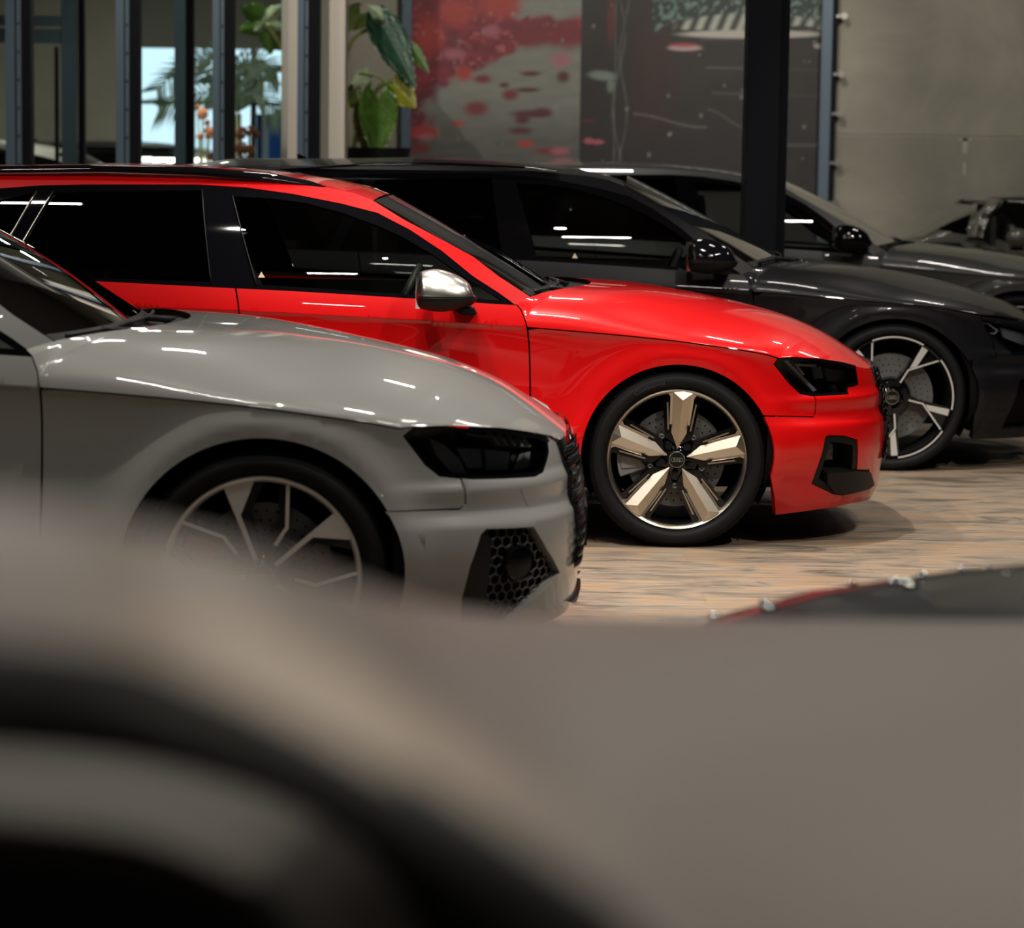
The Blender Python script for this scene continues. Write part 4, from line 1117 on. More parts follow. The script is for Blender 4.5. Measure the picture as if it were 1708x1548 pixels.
# inner door frame behind the first bays
D2 = 21.6
df = thing('door_frame', 'dark steel inner door frame behind the left panes of the glass wall', 'door', (wx(100, D2), D2, 0))
def dfb(nm, p0, y0, p1, y1, mt, dd=0):
    a = at_y(p0, y0, D2); b = at_y(p1, y1, D2); o = df.location
    box_obj(nm, (a.x-o.x, dd, max(0, b.z)), (b.x-o.x, dd+.08, a.z), mt, df)
dfb('door_post', 100, -300, 130, 900, steel); dfb('door_post', 128, -300, 143, 900, steeld, .02)
dfb('door_rail', -60, 24, 100, 44, steel); dfb('door_rail', -60, 46, 100, 73, steel)
dfb('door_stile', 91, 78, 100, 900, steeld, -.01)
df2 = thing('door_frame', 'narrow steel frame standing in the middle of the bright bay', 'door', (wx(305, D2), D2, 0))
o2 = df2.location
for p0, p1, mt_, dd in ((291, 309, steel, 0), (308, 322, steeld, .02)):
    a = at_y(p0, -300, D2); b = at_y(p1, 900, D2)
    box_obj('frame_post', (a.x-o2.x, dd, 0), (b.x-o2.x, dd+.08, zr), mt_, df2)
# unseen area lamps added to brighten the rear room
for (lx, ly) in ((-3.2, 24.5), (-5.6, 22.5)):
    area((lx, ly, zr-.15), 1.2, .3, 150, (1, .95, .85))
# ---- ceiling luminaires
lum0 = None
diffm = mat('lamp_diffuser', (.9, .88, .8), .5, emit=9, ecol=(1, .93, .8))
for i, (lx, ly) in enumerate(LAMPS):
    if lum0 is None:
        lum0 = thing('ceiling_lamp', 'slim linear ceiling lamp hanging in the showroom grid', 'lamp', (lx, ly, CEIL-.1), 'linear lamps on the ceiling')
        box_obj('lamp_housing', (-.30, -.075, -.04), (.30, .075, .1), M['satin'], lum0)
        box_obj('diffuser', (-.28, -.06, -.05), (.28, .06, -.041), diffm, lum0)
    else:
        t = lum0.copy(); C.objects.link(t); t.location = (lx, ly, CEIL-.1)
        for ch in lum0.children: c = ch.copy(); C.objects.link(c); c.parent = t
# ---- black steel post
PY = 15.2
a = at_y(1250, 0, PY); b = at_y(1239, 430, PY)
cx0 = (a.x+b.x)/2; wd = at_y(1300, 200, PY).x-at_y(1245, 200, PY).x
post = box_obj('steel_post', (cx0, PY, 0), (cx0+wd, PY+.26, CEIL), mat('navy_black_paint', (.0045, .0055, .009), .6, spec=.15, bump=.1), None, .006)
tag(post, 'thick black square steel post standing between the black car and the dark grey one', 'post')
box_obj('post_flange', (cx0+wd+.001, PY+.03, 0), (cx0+wd+.05, PY+.23, CEIL), steeld, post)
# ---- standoffs and picture frame on the concrete wall
fx0, fx1, fx2 = 1366, 1383, 1393
f = thing('wall_banner', 'large dark printed wall banner showing the rear of a black car in snow', 'poster', (wx(1170, WALL_Y), WALL_Y, 0))
def rel(o, a, b): return tuple(x-y for x, y in zip(a, o.location)), tuple(x-y for x, y in zip(b, o.location))
PZ0, PZ1 = .35, 3.6
def fbar(nm, par, p0, p1, mt, y0=-.10, y1=-.0):
    q = rel(par, (wx(p0, WALL_Y), WALL_Y+y0, PZ0), (wx(p1, WALL_Y), WALL_Y+y1, PZ1)); box_obj(nm, q[0], q[1], mt, par)
def val_noise(seed, n=64):
    r = np.random.RandomState(seed); g = r.rand(n, n)
    def f(x, y):
        x %= n-1; y %= n-1; i, j = int(x), int(y); a, b = x-i, y-j; a = a*a*(3-2*a); b = b*b*(3-2*b)
        return (g[i, j]*(1-a)+g[i+1, j]*a)*(1-b)+(g[i, j+1]*(1-a)+g[i+1, j+1]*a)*b
    return f
nA, nB, nC = val_noise(1), val_noise(2), val_noise(3)
def mixc(a, b, t): t = max(0, min(1, t)); return [x+(y-x)*t for x, y in zip(a, b)]
def ell(x, y, cx, cy, rx, ry, soft=.35): return 1-sstep(1-soft, 1+soft, math.hypot((x-cx)/rx, (y-cy)/ry))
LEAF = [(885, 123, 16, 4, 0), (851, 158, 13, 9, 1), (795, 181, 19, 12, 1), (883, 190, 30, 6, 0), (905, 188, 16, 8, 0), (872, 200, 12, 7, 0), (869, 218, 19, 6, 0), (765, 206, 9, 5, 2), (878, 240, 13, 6, 2),
        (922, 252, 26, 6, 1), (935, 252, 16, 6, 3), (940, 271, 18, 7, 3), (707, 221, 24, 11, 2), (712, 228, 14, 5, 3), (939, 128, 10, 9, 0), (841, 142, 8, 4, 0), (774, 123, 13, 12, 2), (805, 132, 14, 7, 1), (700, 248, 16, 7, 1),
        (757, 90, 18, 9, 3), (819, 52, 14, 10, 3), (885, 62, 34, 16, 1), (945, 60, 26, 20, 1), (880, 150, 20, 4, 0), (935, 100, 16, 12, 3), (760, 20, 30, 22, 2), (715, 60, 22, 30, 2), (830, 10, 34, 22, 2)]
LC = [(.11, .012, .02), (.23, .02, .03), (.50, .05, .04), (.52, .16, .22)]
def poster_red(x, y):
    g = mixc((.30, .31, .27), (.105, .108, .10), sstep(150, 262, y+18*nA(x/22, y/9)))
    g = mixc(g, (.20, .21, .18), .5*nB(x/30, y/7))
    bd = 815+45*math.sin(y/40)-70*sstep(60, 150, y)+30*nA(x/14, y/14)-40*sstep(180, 270, y)
    t = sstep(bd+14, bd-14, x)*(1-sstep(225, 262, y)*.75)
    band = sstep(28, 42, y+14*nC(x/16, y/16))*sstep(88, 70, y+10*nB(x/12, y/12))
    t = max(t, band, sstep(40, 10, y)*sstep(880, 850, x+16*nB(x/11, y/9)))
    rb = mixc((.22, .012, .025), (.42, .035, .055), nA(x/9, y/9)); rb = mixc(rb, (.12, .015, .035), nB(x/20, y/16)*.8)
    rb = mixc(rb, (.55, .16, .16), sstep(.72, .95, nC(x/7, y/7))*.8); rb = mixc(rb, (.06, .02, .03), sstep(140, 250, y)*.55)
    c = mixc(g, rb, t)
    for cx, cy, rx, ry, k in LEAF: c = mixc(c, LC[k], ell(x, y, cx, cy, rx, ry, .55)*(.95 if k != 3 else .8))
    return c
rs = np.random.RandomState(5)
SNOW = [(rs.uniform(690, 1365), rs.uniform(0, 275), rs.uniform(1.2, 3)) for _ in range(48)]
def poster_dark(x, y):
    c = mixc((.012, .010, .010), (.022, .017, .016), nA(x/30, y/30)); c = mixc(c, (.045, .008, .008), .6*ell(x, y, 1085, 120, 36, 90, .8))
    c = mixc(c, (.20, .02, .02), .6*ell(x, y, 1017, 30, 6, 42, .6))
    if x > 1085:
        rim = 52-30*math.sin(max(0, min(PI, (x-1095)/285*PI)))**.6
        if y < rim: c = mixc((.012, .03, .028), (.16, .26, .22), sstep(.45, .8, nB(x/5+y/20, y/6)))
    a = ell(x, y, 1248, 46, 122, 24, .1)*(1 if y < 50 else 0)*(.5+.5*math.sin(x/3.6+y/9)); c = mixc(c, (.50, .55, .47), a)
    c = mixc(c, (.55, .53, .47), ell(x, y, 1250, 57, 118, 7, .2)); c = mixc(c, (.02, .018, .018), ell(x, y, 1330, 47, 26, 4, .3))
    c = mixc(c, (.50, .36, .34), ell(x, y, 1140, 80, 28, 5, .25)); c = mixc(c, (.40, .06, .09), ell(x, y, 1138, 75, 24, 3, .3)); c = mixc(c, (.45, .36, .34), ell(x, y, 1362, 77, 8, 4, .3))
    for (x0, x1, yy, sl, k) in ((1176, 1372, 113, .02, .5), (1186, 1372, 155, .03, .5), (1165, 1300, 66, -.01, .4)):
        if x0 < x < x1: c = mixc(c, (.16, .165, .16), k*sstep(2.6, .6, abs(y-yy-(x-x0)*sl))*(1 if x < 1250 else .35))
    yy = 190+22*sstep(1056, 1170, x)
    if 1056 < x < 1180: c = mixc(c, (.20, .18, .16), .7*sstep(2.4, .5, abs(y-yy)))
    yy = 183+30*sstep(1180, 1246, x)
    if 1180 < x < 1290: c = mixc(c, (.13, .13, .13), .7*sstep(2.4, .5, abs(y-yy)))
    c = mixc(c, (.11, .115, .115), sstep(3, 0, abs(y-242))*(1 if x > 1300 else 0))
    for k, (a0, a1) in enumerate(((1022, 1040), (1032, 1046), (1024, 1026))):
        xx = a0+(a1-a0)*(.5+.5*math.sin(y/(38-6*k)+k*1.9))
        c = mixc(c, (.24, .25, .25), .55*sstep(2.2, .3, abs(x-xx))*(.3+.7*nC(x/40, y/16)))
    c = mixc(c, (.24, .32, .27), ell(x, y, 1000-(y-120)*-.6, 126, 22, 8, .4)*.9)
    c = mixc(c, (.22, .30, .26), .8*ell(x, y, 1018, 142, 6, 12, .5))
    for q in ((983, 235, 8, 5), (998, 237, 11, 4)): c = mixc(c, (.5, .12, .16), ell(x, y, *q, .3))
    c = mixc(c, (.12, .015, .02), ell(x, y, 982, 202, 12, 3, .4))
    return c
def poster(name, par, p0, p1, fn, yoff):
    NX, NZ = int((p1-p0)/1.9), 190
    x0, x1 = wx(p0, WALL_Y), wx(p1, WALL_Y); z1, z0 = wz(1000, -6, WALL_Y), PZ0+.03
    vs = []; col = []
    for j in range(NZ+1):
        z = z0+(z1-z0)*(1-(1-j/NZ)**1.9) if 0 else z0+(z1-z0)*(j/NZ)**.55
        for i in range(NX+1):
            x = x0+(x1-x0)*i/NX; px, py = proj((x, WALL_Y+yoff, z))
            px = p0+(p1-p0)*i/NX; py = min(300, py+.014*(854-px)*0)
            c = fn(px, py)
            for (sx, sy, sr) in SNOW:
                if abs(sx-px) < 5 and abs(sy-py) < 7: c = mixc(c, (.5, .47, .44), .4*ell(px, py, sx, sy, sr, sr*1.3, .5))
            vs.append((x-par.location.x, yoff, z)); col.append((*[v*.62 for v in c], 1))
    fs = [(j*(NX+1)+i, j*(NX+1)+i+1, (j+1)*(NX+1)+i+1, (j+1)*(NX+1)+i) for j in range(NZ) for i in range(NX)]
    mt, nt, N, L, b = new_mat(name+'_print'); b.inputs['Roughness'].default_value = .55
    at = N.new('ShaderNodeAttribute'); at.attribute_name = 'print'; L.new(at.outputs['Color'], b.inputs['Base Color'])
    o = from_py('printed_sheet', vs, fs, mt, par, smooth=False)
    ca = o.data.color_attributes.new('print', 'FLOAT_COLOR', 'POINT')
    ca.data.foreach_set('color', np.array(col, dtype=np.float32).ravel())
    box_obj('banner_upper', (x0-par.location.x, yoff, z1), (x1-par.location.x, yoff+.02, PZ1+.8), M['satin'], par)
    return o
poster('banner_dark', f, 968, 1366, poster_dark, -.06)
fbar('banner_frame', f, fx0, fx1, steel, -.12); fbar('banner_frame', f, fx1, fx2, steeld, -.09)
f2 = thing('wall_banner', 'printed wall banner of red autumn leaves floating on grey water', 'poster', (wx(825, WALL_Y), WALL_Y, 0))
poster('banner_red', f2, 686, 968, poster_red, -.05)
fbar('banner_frame', f2, 671, 686, steel, -.12)
so0 = None
for (px, py) in ((1405, 27), (1400, 124), (1397.6, 190), (1393.4, 272), (1390.6, 338.5)):
    c = at_y(px, py, WALL_Y-.1)
    if so0 is None:
        so0 = thing('glass_clamp', 'x', 'clamp', c, 'small silver clamps beside the dark banner'); so0['label'] = 'topmost small silver clamp on the concrete wall right of the dark banner'
        bm = bmesh.new(); cyl_y(bm, .012, 0, .028, -.03, .1, 16); from_bm('clamp_head', bm, M['matsilver'], so0, False)
        box_obj('clamp_arm', (-.05, -.012, -.012), (.0, .012, .012), M['matsilver'], so0)
    else:
        t = so0.copy(); C.objects.link(t); t.location = c; sk = {124: 'second', 190: 'third', 272: 'fourth'}.get(py, 'lowest')
        t['label'] = 'small silver clamp beside the dark banner, %s from the top of the column of five' % sk if py < 300 else 'lowest small silver clamp beside the dark banner, just above the dark grey car'
        for ch in so0.children: q = ch.copy(); C.objects.link(q); q.parent = t
# pale run mark in the concrete
stn = bpy.data.materials
bm = bmesh.new()
p0 = at_y(1610, 231, WALL_Y-.0095); 
for (w_, z0, z1) in ((.018, -.12, 0), (.010, -.30, -.2), (.045, -.02, .0)):
    bm.faces.new([bm.verts.new((p0.x+a, p0.y, p0.z+b)) for a, b in ((-w_, z0), (w_, z0), (w_*1.3, z1), (-w_*1.3, z1))])
o = from_bm('lime_stain', bm, mat('lime_mark', (.34, .33, .29), .8, bump=.1), None, False); struct(o); o.name = 'trim_1'
# ---------------------------------------------------------------- cars seen through the glass
def copy_tree(o, parent=None):
    c = o.copy(); C.objects.link(c)
    if parent: c.parent = parent
    for ch in o.children: copy_tree(ch, c)
    return c
def all_kids(o):
    r = []
    for ch in o.children: r.append(ch); r += all_kids(ch)
    return r
bk = copy_tree(rs6); bk.location = (wx(390, 24.9)+1.25, 25.6, 0); bk.scale = (1.1, 1.1, 1.105)
bk['label'] = 'black car standing in the rear room below the bright daylight window'; bk['category'] = 'car'
wp = paint('white_paint', (.42, .41, .37))
wc = copy_tree(rs6); wc.location = (wx(97, 22.3)-.15+1.27*1.1, 23.35, 0); wc.scale = (1.1, .85, 1.10)
wc.location.x = wx(97, 22.6)+1.35
wc['label'] = 'white roofed car behind the leftmost panes of the glass wall'; wc['category'] = 'car'
wc.location.x = wx(97, 22.6)+1.38
for o in all_kids(wc):
    if o.type == 'MESH' and o.data.materials and o.data.materials[0] == M['black']:
        o.material_slots[0].link = 'OBJECT'; o.material_slots[0].material = wp

# ---------------------------------------------------------------- open-top sports car in olive grey (right) and low black one (foreground right)
def super_loft(name, secs, mt, parent, n=24, p=2.6, bottom=.18):
    """closed rounded body from sections (x, half width, top z, side z)"""
    rows = []
    for (x, w_, zt, zm) in secs:
        row = [(x, -w_*.92, bottom), (x, -w_*.985, bottom+.10), (x, -w_, (zm+bottom)/2)]
        for k in range(n+1):
            a = PI*k/n; c = math.cos(a); s_ = math.sin(a)
            row.append((x, -w_*math.copysign(abs(c)**(2/p), c), zm+(zt-zm)*s_**(2/2.2)))
        row += [(x, w_, (zm+bottom)/2), (x, w_*.985, bottom+.10), (x, w_*.92, bottom)]
        rows.append(row)
    return grid_obj(name, rows, mt, parent, flip=False)
def roadster(name, label, X, Y, mt, wheels, group=None, sc=1.0):
    car = thing(name, label, 'car', (X, Y, 0))
    # x = 0 at the rear axle
    S_ = [(-.98, .30, .58, .50), (-.97, .58, .66, .52), (-.92, .76, .75, .56), (-.80, .84, .83, .60), (-.6, .88, .885, .64), (-.3, .905, .935, .66), (0, .915, .965, .66), (.4, .905, .975, .66), (.9, .885, .965, .66), (1.4, .88, .955, .66), (1.75, .88, .945, .64),
          (2.1, .89, .90, .62), (2.5, .90, .84, .60), (2.9, .88, .76, .56), (3.2, .80, .68, .52), (3.42, .62, .60, .46), (3.5, .3, .52, .42)]
    b = super_loft('body', S_, mt, car)
    for wx_ in (0, 2.45):
        for s_ in (-1, 1):
            r = make_wheel(car, (wx_, s_*.925, .34), 'blade', .34, .265, simple=True, far=(s_ > 0), wdt=.22)
    return car
TY = 20.05; NS = TY-.86
tx = at_y(1630, 380, NS).x
tg = roadster('sports_car', 'olive grey sports car with a silver roll hoop, at the right edge by the wall', tx-.55, TY, M['olive'], True)
TX = tg.location.x
def tp(px, py, dy): q = at_y(px, py, TY+dy); return (q.x-TX, q.z)
# rear dome glass: from the deck up to the hoop
rows = []
a0 = tp(1563, 378, -.70); 
xs = [tp(1500, 400, -.6)[0], tp(1535, 392, -.6)[0], tp(1563, 378, -.64)[0], tp(1595, 366, -.64)[0], tp(1628, 353, -.64)[0]]
zt = [.95, .99, 1.06, 1.13, 1.20]
for x, z1 in zip(xs, zt):
    row = []
    for k in range(25):
        a = PI*k/24; c = math.cos(a); row.append((x, -.775*math.copysign(abs(c)**.38, c), .93+(z1-.93)*max(0, math.sin(a))**.42))
    rows.append(row)
grid_obj('rear_deck', rows, M['olive'], tg)
for s_ in (-1, 1):
    bm = bmesh.new(); q = [tp(px, py, -.76) for px, py in ((1566, 380), (1590, 369), (1619, 357), (1612, 391), (1590, 388))]
    f_ = [bm.verts.new((x, s_*(.785-.05*max(0, (z-.95))/.3), z)) for x, z in q]; bm.faces.new(f_)
    r_ = bmesh.ops.extrude_face_region(bm, geom=list(bm.faces)); 
    for v in [g_ for g_ in r_['geom'] if isinstance(g_, bmesh.types.BMVert)]: v.co.y -= s_*.03
    from_bm('quarter_window', bm, M['gloss'], tg, False)
def hoop(nm, p_lo, p_hi, p_top, r, wdx, mt, yb=.80):
    # arch across the car: foot leaning forward then over
    (x0, z0), (x1, z1), (x2, z2) = p_lo, p_hi, p_top
    pts = []
    for k in range(7): t = k/6; pts.append((x0+(x1-x0)*t, -yb+.10*t, z0+(z1-z0)*t))
    for k in range(1, 9): t = k/8; pts.append((x1+(x2-x1)*math.sin(t*PI/2), -yb+.10+.12*(1-math.cos(t*PI/2)), z1+(z2-z1)*math.sin(t*PI/2)))
    full = pts+[(p[0], -p[1], p[2]) for p in pts[::-1]]
    rows = []
    for (x, y, z) in full:
        s_ = -1 if y < 0 else 1
        rows.append([(x-wdx, y, z), (x-wdx*.5, y+s_*r*.9, z+r*.3), (x+wdx*.3, y+s_*r, z+r*.35), (x+wdx, y+s_*r*.3, z), (x+wdx, y-s_*r, z-r), (x-wdx, y-s_*r, z-r), (x-wdx, y, z)])
    return grid_obj(nm, rows, mt, tg)
hoop('roll_hoop', tp(1625, 397, -.82), tp(1633, 362, -.72), tp(1662, 334.5, -.6), .03, .050, M['olive'])
hoop('hoop_trim', tp(1638, 397, -.84), tp(1645, 360, -.75), tp(1668, 334.5, -.62), .020, .012, M['matsilver'], .82)
q0, q1 = tp(1630, 386, -.84), tp(1640, 356, -.80)
bm = bmesh.new()
for k, dx in enumerate((0, .022, .044)): tube(bm, [(q0[0]+dx, -.845, q0[1]), (q1[0]+dx, -.80, q1[1])], .007, 6)
from_bm('hoop_vent', bm, M['matsilver'], tg)
# windscreen frame, soft top, seats
zt2 = tp(1690, 334, -.6)[1]
rows = []
for x, z in ((tp(1656, 334, 0)[0], zt2-.015), (tp(1720, 331, 0)[0], zt2+.0), (tp(1800, 331, 0)[0], zt2-.01), (tp(1860, 334, 0)[0], zt2-.04)):
    rows.append([(x, y, z+.012*(1-(y/.6)**2)) for y in np.linspace(-.60, .60, 13)])
grid_obj('soft_top', rows, M['satin'], tg, thick=.012)
for s_ in (-1, 1):
    bm = bmesh.new(); tube(bm, [(rows[0][0][0], s_*.61, zt2-.01), (rows[-1][0][0], s_*.60, zt2-.03), (rows[-1][0][0]+.35, s_*.68, 1.1), (rows[-1][0][0]+.62, s_*.76, .94)], .012, 8)
    from_bm('windscreen_frame', bm, M['matsilver'], tg)
x0_, x1_ = rows[0][0][0]-.06, rows[-1][0][0]+.5
bm = bmesh.new(); bm.faces.new([bm.verts.new(p) for p in ((x0_, .74, .92), (x1_, .74, .92), (x1_-.45, .62, zt2-.03), (x0_+.06, .62, zt2-.02))]); from_bm('side_window', bm, M['glass_r'], tg, False)
box_obj('bulkhead', (x0_-.06, -.62, .6), (x0_-.02, .62, 1.12), M['leather'], tg)
for sy in (-.36, .36):
    for dx in (0,):
        c = tp(1683, 372, sy); bm = bmesh.new()
        tube(bm, [(c[0]+.08, sy, .55), (c[0]+.03, sy, .85), (c[0], sy, 1.02), (c[0]-.03, sy, 1.13)], [.24, .24, .16, .08], 12, flat=.45); from_bm('seat', bm, M['leather'], tg, auto=60)
mc = tp(1697, 397, -.98); bm = bmesh.new()
bmesh.ops.create_uvsphere(bm, u_segments=24, v_segments=14, radius=1)
for v in bm.verts: v.co = Vector((mc[0]+v.co.x*.105*(1 if v.co.x > 0 else .8), -.98+v.co.y*.07, mc[1]+v.co.z*.068))
mr = from_bm('door_mirror', bm, M['olive'], tg)
box_obj('mirror_foot', (mc[0]-.03, -.96, mc[1]-.09), (mc[0]+.05, -.86, mc[1]-.04), M['satin'], tg)
# low black car
LY = 4.05
lx = at_y(1180, 1028, LY+.6).x
lb = roadster('sports_car', 'low black sports car tail with red lamp strip, blurred just above the foreground bonnet', lx+.98*.86-.15, LY, M['black'], True)
lb.scale = (.86, .95, .835)
rows = []
for k in range(25):
    y = -.72+1.44*k/24; a = abs(y)/.72
    rows.append([(-.985+.18*a**3+dx, y, z) for dx, z in ((-.006, .60), (-.02, .64), (-.004, .69), (.06, .72))])
grid_obj('tail_lamp', rows, M['taillight'], lb)
rv = random.Random(11)
fw_, ft_, fm_ = (pchip(v) for v in ([(-.98, .30), (-.92, .76), (-.8, .84), (-.6, .88), (-.3, .905), (0, .915)], [(-.98, .58), (-.92, .75), (-.8, .83), (-.6, .885), (-.3, .935), (0, .965)], [(-.98, .50), (-.92, .56), (-.8, .60), (-.6, .64), (-.3, .66), (0, .66)]))
for k in range(26):  # chrome beads added over the deck to sparkle as blurred glints
    x = rv.uniform(-.88, .05); y = rv.uniform(-.1, .80)*fw_(x)/.92; c_ = min(1, (abs(y)/fw_(x))**1.3); z0 = fm_(x)+(ft_(x)-fm_(x))*math.sqrt(1-c_*c_)**.909
    bm = bmesh.new(); bmesh.ops.create_uvsphere(bm, u_segments=12, v_segments=8, radius=rv.uniform(.008, .016))
    for v in bm.verts: v.co = Vector((v.co.x+x, v.co.y+y, v.co.z*.6+z0))
    from_bm('glint_bead', bm, M['chrome'], lb)
rows = []
for x, z in ((.1, .98), (.3, 1.02), (.55, 1.03), (.62, .98)):
    rows.append([(x, y, z-.05*(y/.7)**2) for y in np.linspace(-.7, .7, 11)])
grid_obj('tonneau_cover', rows, M['satin'], lb, thick=.02)

# ---------------------------------------------------------------- foreground car, very close and out of focus
NY = .82
FX = at_y(400, 1200, NY).x
fg = thing('foreground_car', 'taupe car right in front of the lens, badly out of focus, with black window frame', 'car', (FX, 1.9, 0))
def wp3(px, py, Y): q = at_y(px, py, Y); return (q.x-FX, q.y-1.9, q.z)
near = [(-900, 1030, NY), (-400, 1030, NY), (0, 1062, NY), (200, 1088, NY), (400, 1160, NY), (600, 1262, NY), (800, 1382, NY), (950, 1482, NY), (1050, 1548, NY), (1250, 1690, NY), (1600, 1960, NY-.02), (2400, 2500, NY-.05), (3400, 2900, NY-.05)]
farc = [(-900, 750, .90), (-400, 790, .90), (0, 842, .90), (200, 876, .90), (400, 918, .95), (600, 978, 1.15), (760, 1016, 1.7), (900, 1030, 2.2), (1080, 1034, 2.5), (1300, 1034, 2.62), (1600, 1036, 2.68), (2200, 1046, 2.7), (2900, 1080, 2.7)]
def resamp(P_, n):
    fs = [pchip([(i, p[k]) for i, p in enumerate(P_)]) for k in range(3)]; m_ = len(P_)-1
    return [tuple(f_(m_*i/n) for f_ in fs) for i in range(n+1)]
nr, fc = resamp(near, 90), resamp(farc, 90); rows = []
for a, b in zip(nr, fc):
    A_, B_ = Vector(wp3(*a)), Vector(wp3(*b)); row = []
    L_ = (B_-A_).length
    for k in range(21):
        t = k/20; row.append(tuple(A_.lerp(B_, t)+Vector((0, 0, 1))*(.022*L_*math.sin(PI*t))))
    # far side drops away
    e = Vector(row[-1]); kx = sstep(1.0, 1.8, b[2]); row += [tuple(e+Vector((0, (.03*q)*(.02+kx), -.04*q*q*kx))) for q in (1, 2, 3)]
    rows.append(row)
TP = mat('taupe_satin_paint', (.24, .205, .18), .42, spec=.35, bump=.05)
grid_obj('bonnet', rows, TP, fg)
inner = [(-900, 1215, NY-.01), (-400, 1220, NY-.01), (0, 1238, NY-.01), (200, 1252, NY-.01), (400, 1292, NY-.01), (540, 1350, NY-.01), (660, 1440, NY-.01), (770, 1550, NY-.01), (850, 1650, NY-.01), (950, 1800, NY-.01), (1150, 2100, NY-.02), (1500, 2500, NY-.04), (1800, 2800, NY-.04)]
ir = resamp(inner, 90); rows = []
for a, b in zip(nr, ir):
    A_, B_ = Vector(wp3(*a)), Vector(wp3(*b)); rows.append([tuple(A_+Vector((0, .02, 0)))]+[tuple(A_.lerp(B_, k/8)+Vector((0, -.012*math.sin(PI*k/8), 0))) for k in range(9)]+[tuple(B_+Vector((0, .03, 0)))])
grid_obj('window_frame', rows, M['satin'], fg)
cab = [(-900, 1330), (-300, 1345), (0, 1370), (200, 1395), (350, 1445), (480, 1530), (560, 1640)]
ob = [wp3(x, y, NY+.35) for x, y in ((-900, 1200), (-300, 1205), (0, 1225), (200, 1245), (400, 1290), (600, 1400), (700, 1640))]
rows = []
cb2 = resamp([(x, y, NY+.30) for x, y in cab], 40); ob2 = resamp([(x, y+30, NY+.45) for x, y in ((-900, 1190), (-300, 1200), (0, 1215), (200, 1235), (420, 1290), (620, 1400), (760, 1640))], 40)
for a, b in zip(cb2, ob2):
    A_, B_ = Vector(wp3(*a)), Vector(wp3(*b)); rows.append([tuple(A_+Vector((0, .06, -.03)))]+[tuple(A_.lerp(B_, k/8)) for k in range(9)])
grid_obj('dashboard_pad', rows, mat('taupe_trim', (.15, .128, .115), .7, bump=.2, bscale=80), fg)
bb0, bb1 = Vector(wp3(-900, 1100, NY+.62)), Vector(wp3(900, 1100, NY+.62))
box_obj('cabin_dark_sheet', (bb0.x, bb0.y, .8), (bb1.x, bb1.y+.02, bb0.z-.02), M['inner'], fg)  # black sheet added to keep the cabin dark below the pad
# glass, door and lower body (below the picture)
gb_ = [Vector(wp3(x, y, NY+.005)) for x, y in ((-900, 1225), (0, 1245), (400, 1300), (660, 1450), (850, 1660), (950, 1800))]
rows = [[tuple(p), tuple(Vector((p.x, p.y-.04, .93)))] for p in gb_]
grid_obj('side_window', rows, M['pane'], fg)
box_obj('door', (gb_[0].x-.3, -.90, .24), (gb_[-1].x+.02, -.84, .93), TP, fg, .02)
box_obj('front_wing', (gb_[-1].x+.03, -.90, .24), (gb_[-1].x+1.35, -.80, .90), TP, fg, .03)
box_obj('cabin_tub', (gb_[0].x-.3, -.80, .22), (gb_[-1].x+.2, .78, .34), M['inner'], fg)
box_obj('cabin_back', (gb_[0].x-.34, -.80, .34), (gb_[0].x-.3, .78, 1.0), M['inner'], fg)
box_obj('bulkhead', (gb_[-1].x+.05, -.80, .34), (gb_[-1].x+.09, .60, .86), M['inner'], fg)
for s_ in (-1, 1):
    for xx in (gb_[-1].x+.72, gb_[-1].x-2.1):
        make_wheel(fg, (xx, s_*.86, .335), 'blade', .335, .26, simple=True, far=s_ > 0)

# ---------------------------------------------------------------- plants
def green_mat(name, a, b=0, rough=.35):
    mt = mat(name, a, rough, var=.35, vscale=9, spec=.4); return mt
LG = {'dark': green_mat('leaf_dark', (.012, .045, .022)), 'mid': green_mat('leaf_mid', (.045, .10, .012)), 'yellow': green_mat('leaf_yellow', (.17, .18, .012)),
      'olive': green_mat('leaf_olive', (.06, .085, .015)), 'pale': green_mat('leaf_pale', (.28, .36, .22)), 'stem': green_mat('leaf_stem', (.16, .17, .05))}
def leaf(name, par, att, tip, wpx, mt, Y, lobe=.34, bend=.05, tilt=0, vein=9, base=None):
    A_, T_ = at_y(*att, Y), at_y(*tip, Y); o = par.location
    ax = T_-A_; L_ = ax.length; ax.normalize(); cr = Vector((-ax.z, 0, ax.x)); hw = wpx*Y/F_PX/2
    vs, fs = [], []
    NA, NB = 30, 7
    for side in (-1, 1):
        off = len(vs)
        for i in range(NA+1):
            a = -lobe+(1+lobe)*i/NA
            t = (a+lobe)/(1+lobe)
            w_ = hw*(math.sin(PI*min(1, t))**.5)*(1-.72*t**1.7)*1.35*(1+.05*math.sin(vein*2*PI*a))
            if t > .97: w_ *= (1-t)/.03
            b0 = hw*.42*min(1, max(0, -a)/lobe*1.6)**1.4
            for j in range(NB+1):
                b = b0+(max(w_, b0)-b0)*j/NB
                yy = -.22*b+bend*(a*a)*L_*(1+tilt) + .013*(hw/.11)*math.sin(vein*2*PI*(a-.28*b/max(hw, 1e-6)))*min(1, b/hw*2.5)
                p = A_+ax*(a*L_)+cr*(b*side)+Vector((0, -yy, 0)); vs.append(tuple(p-o))
        for i in range(NA):
            for j in range(NB):
                q = (off+i*(NB+1)+j, off+i*(NB+1)+j+1, off+(i+1)*(NB+1)+j+1, off+(i+1)*(NB+1)+j); fs.append(q)
    return from_py(name, vs, fs, mt, par)
def stem(par, pts, Y, r, mt):
    P2 = smooth_poly([tuple(p) for p in pts], 2); o = par.location
    bm = bmesh.new(); tube(bm, [at_y(x, y, Y)-o for x, y in P2], r, 8); return from_bm('stem', bm, mt, par)
PYY = 20.7
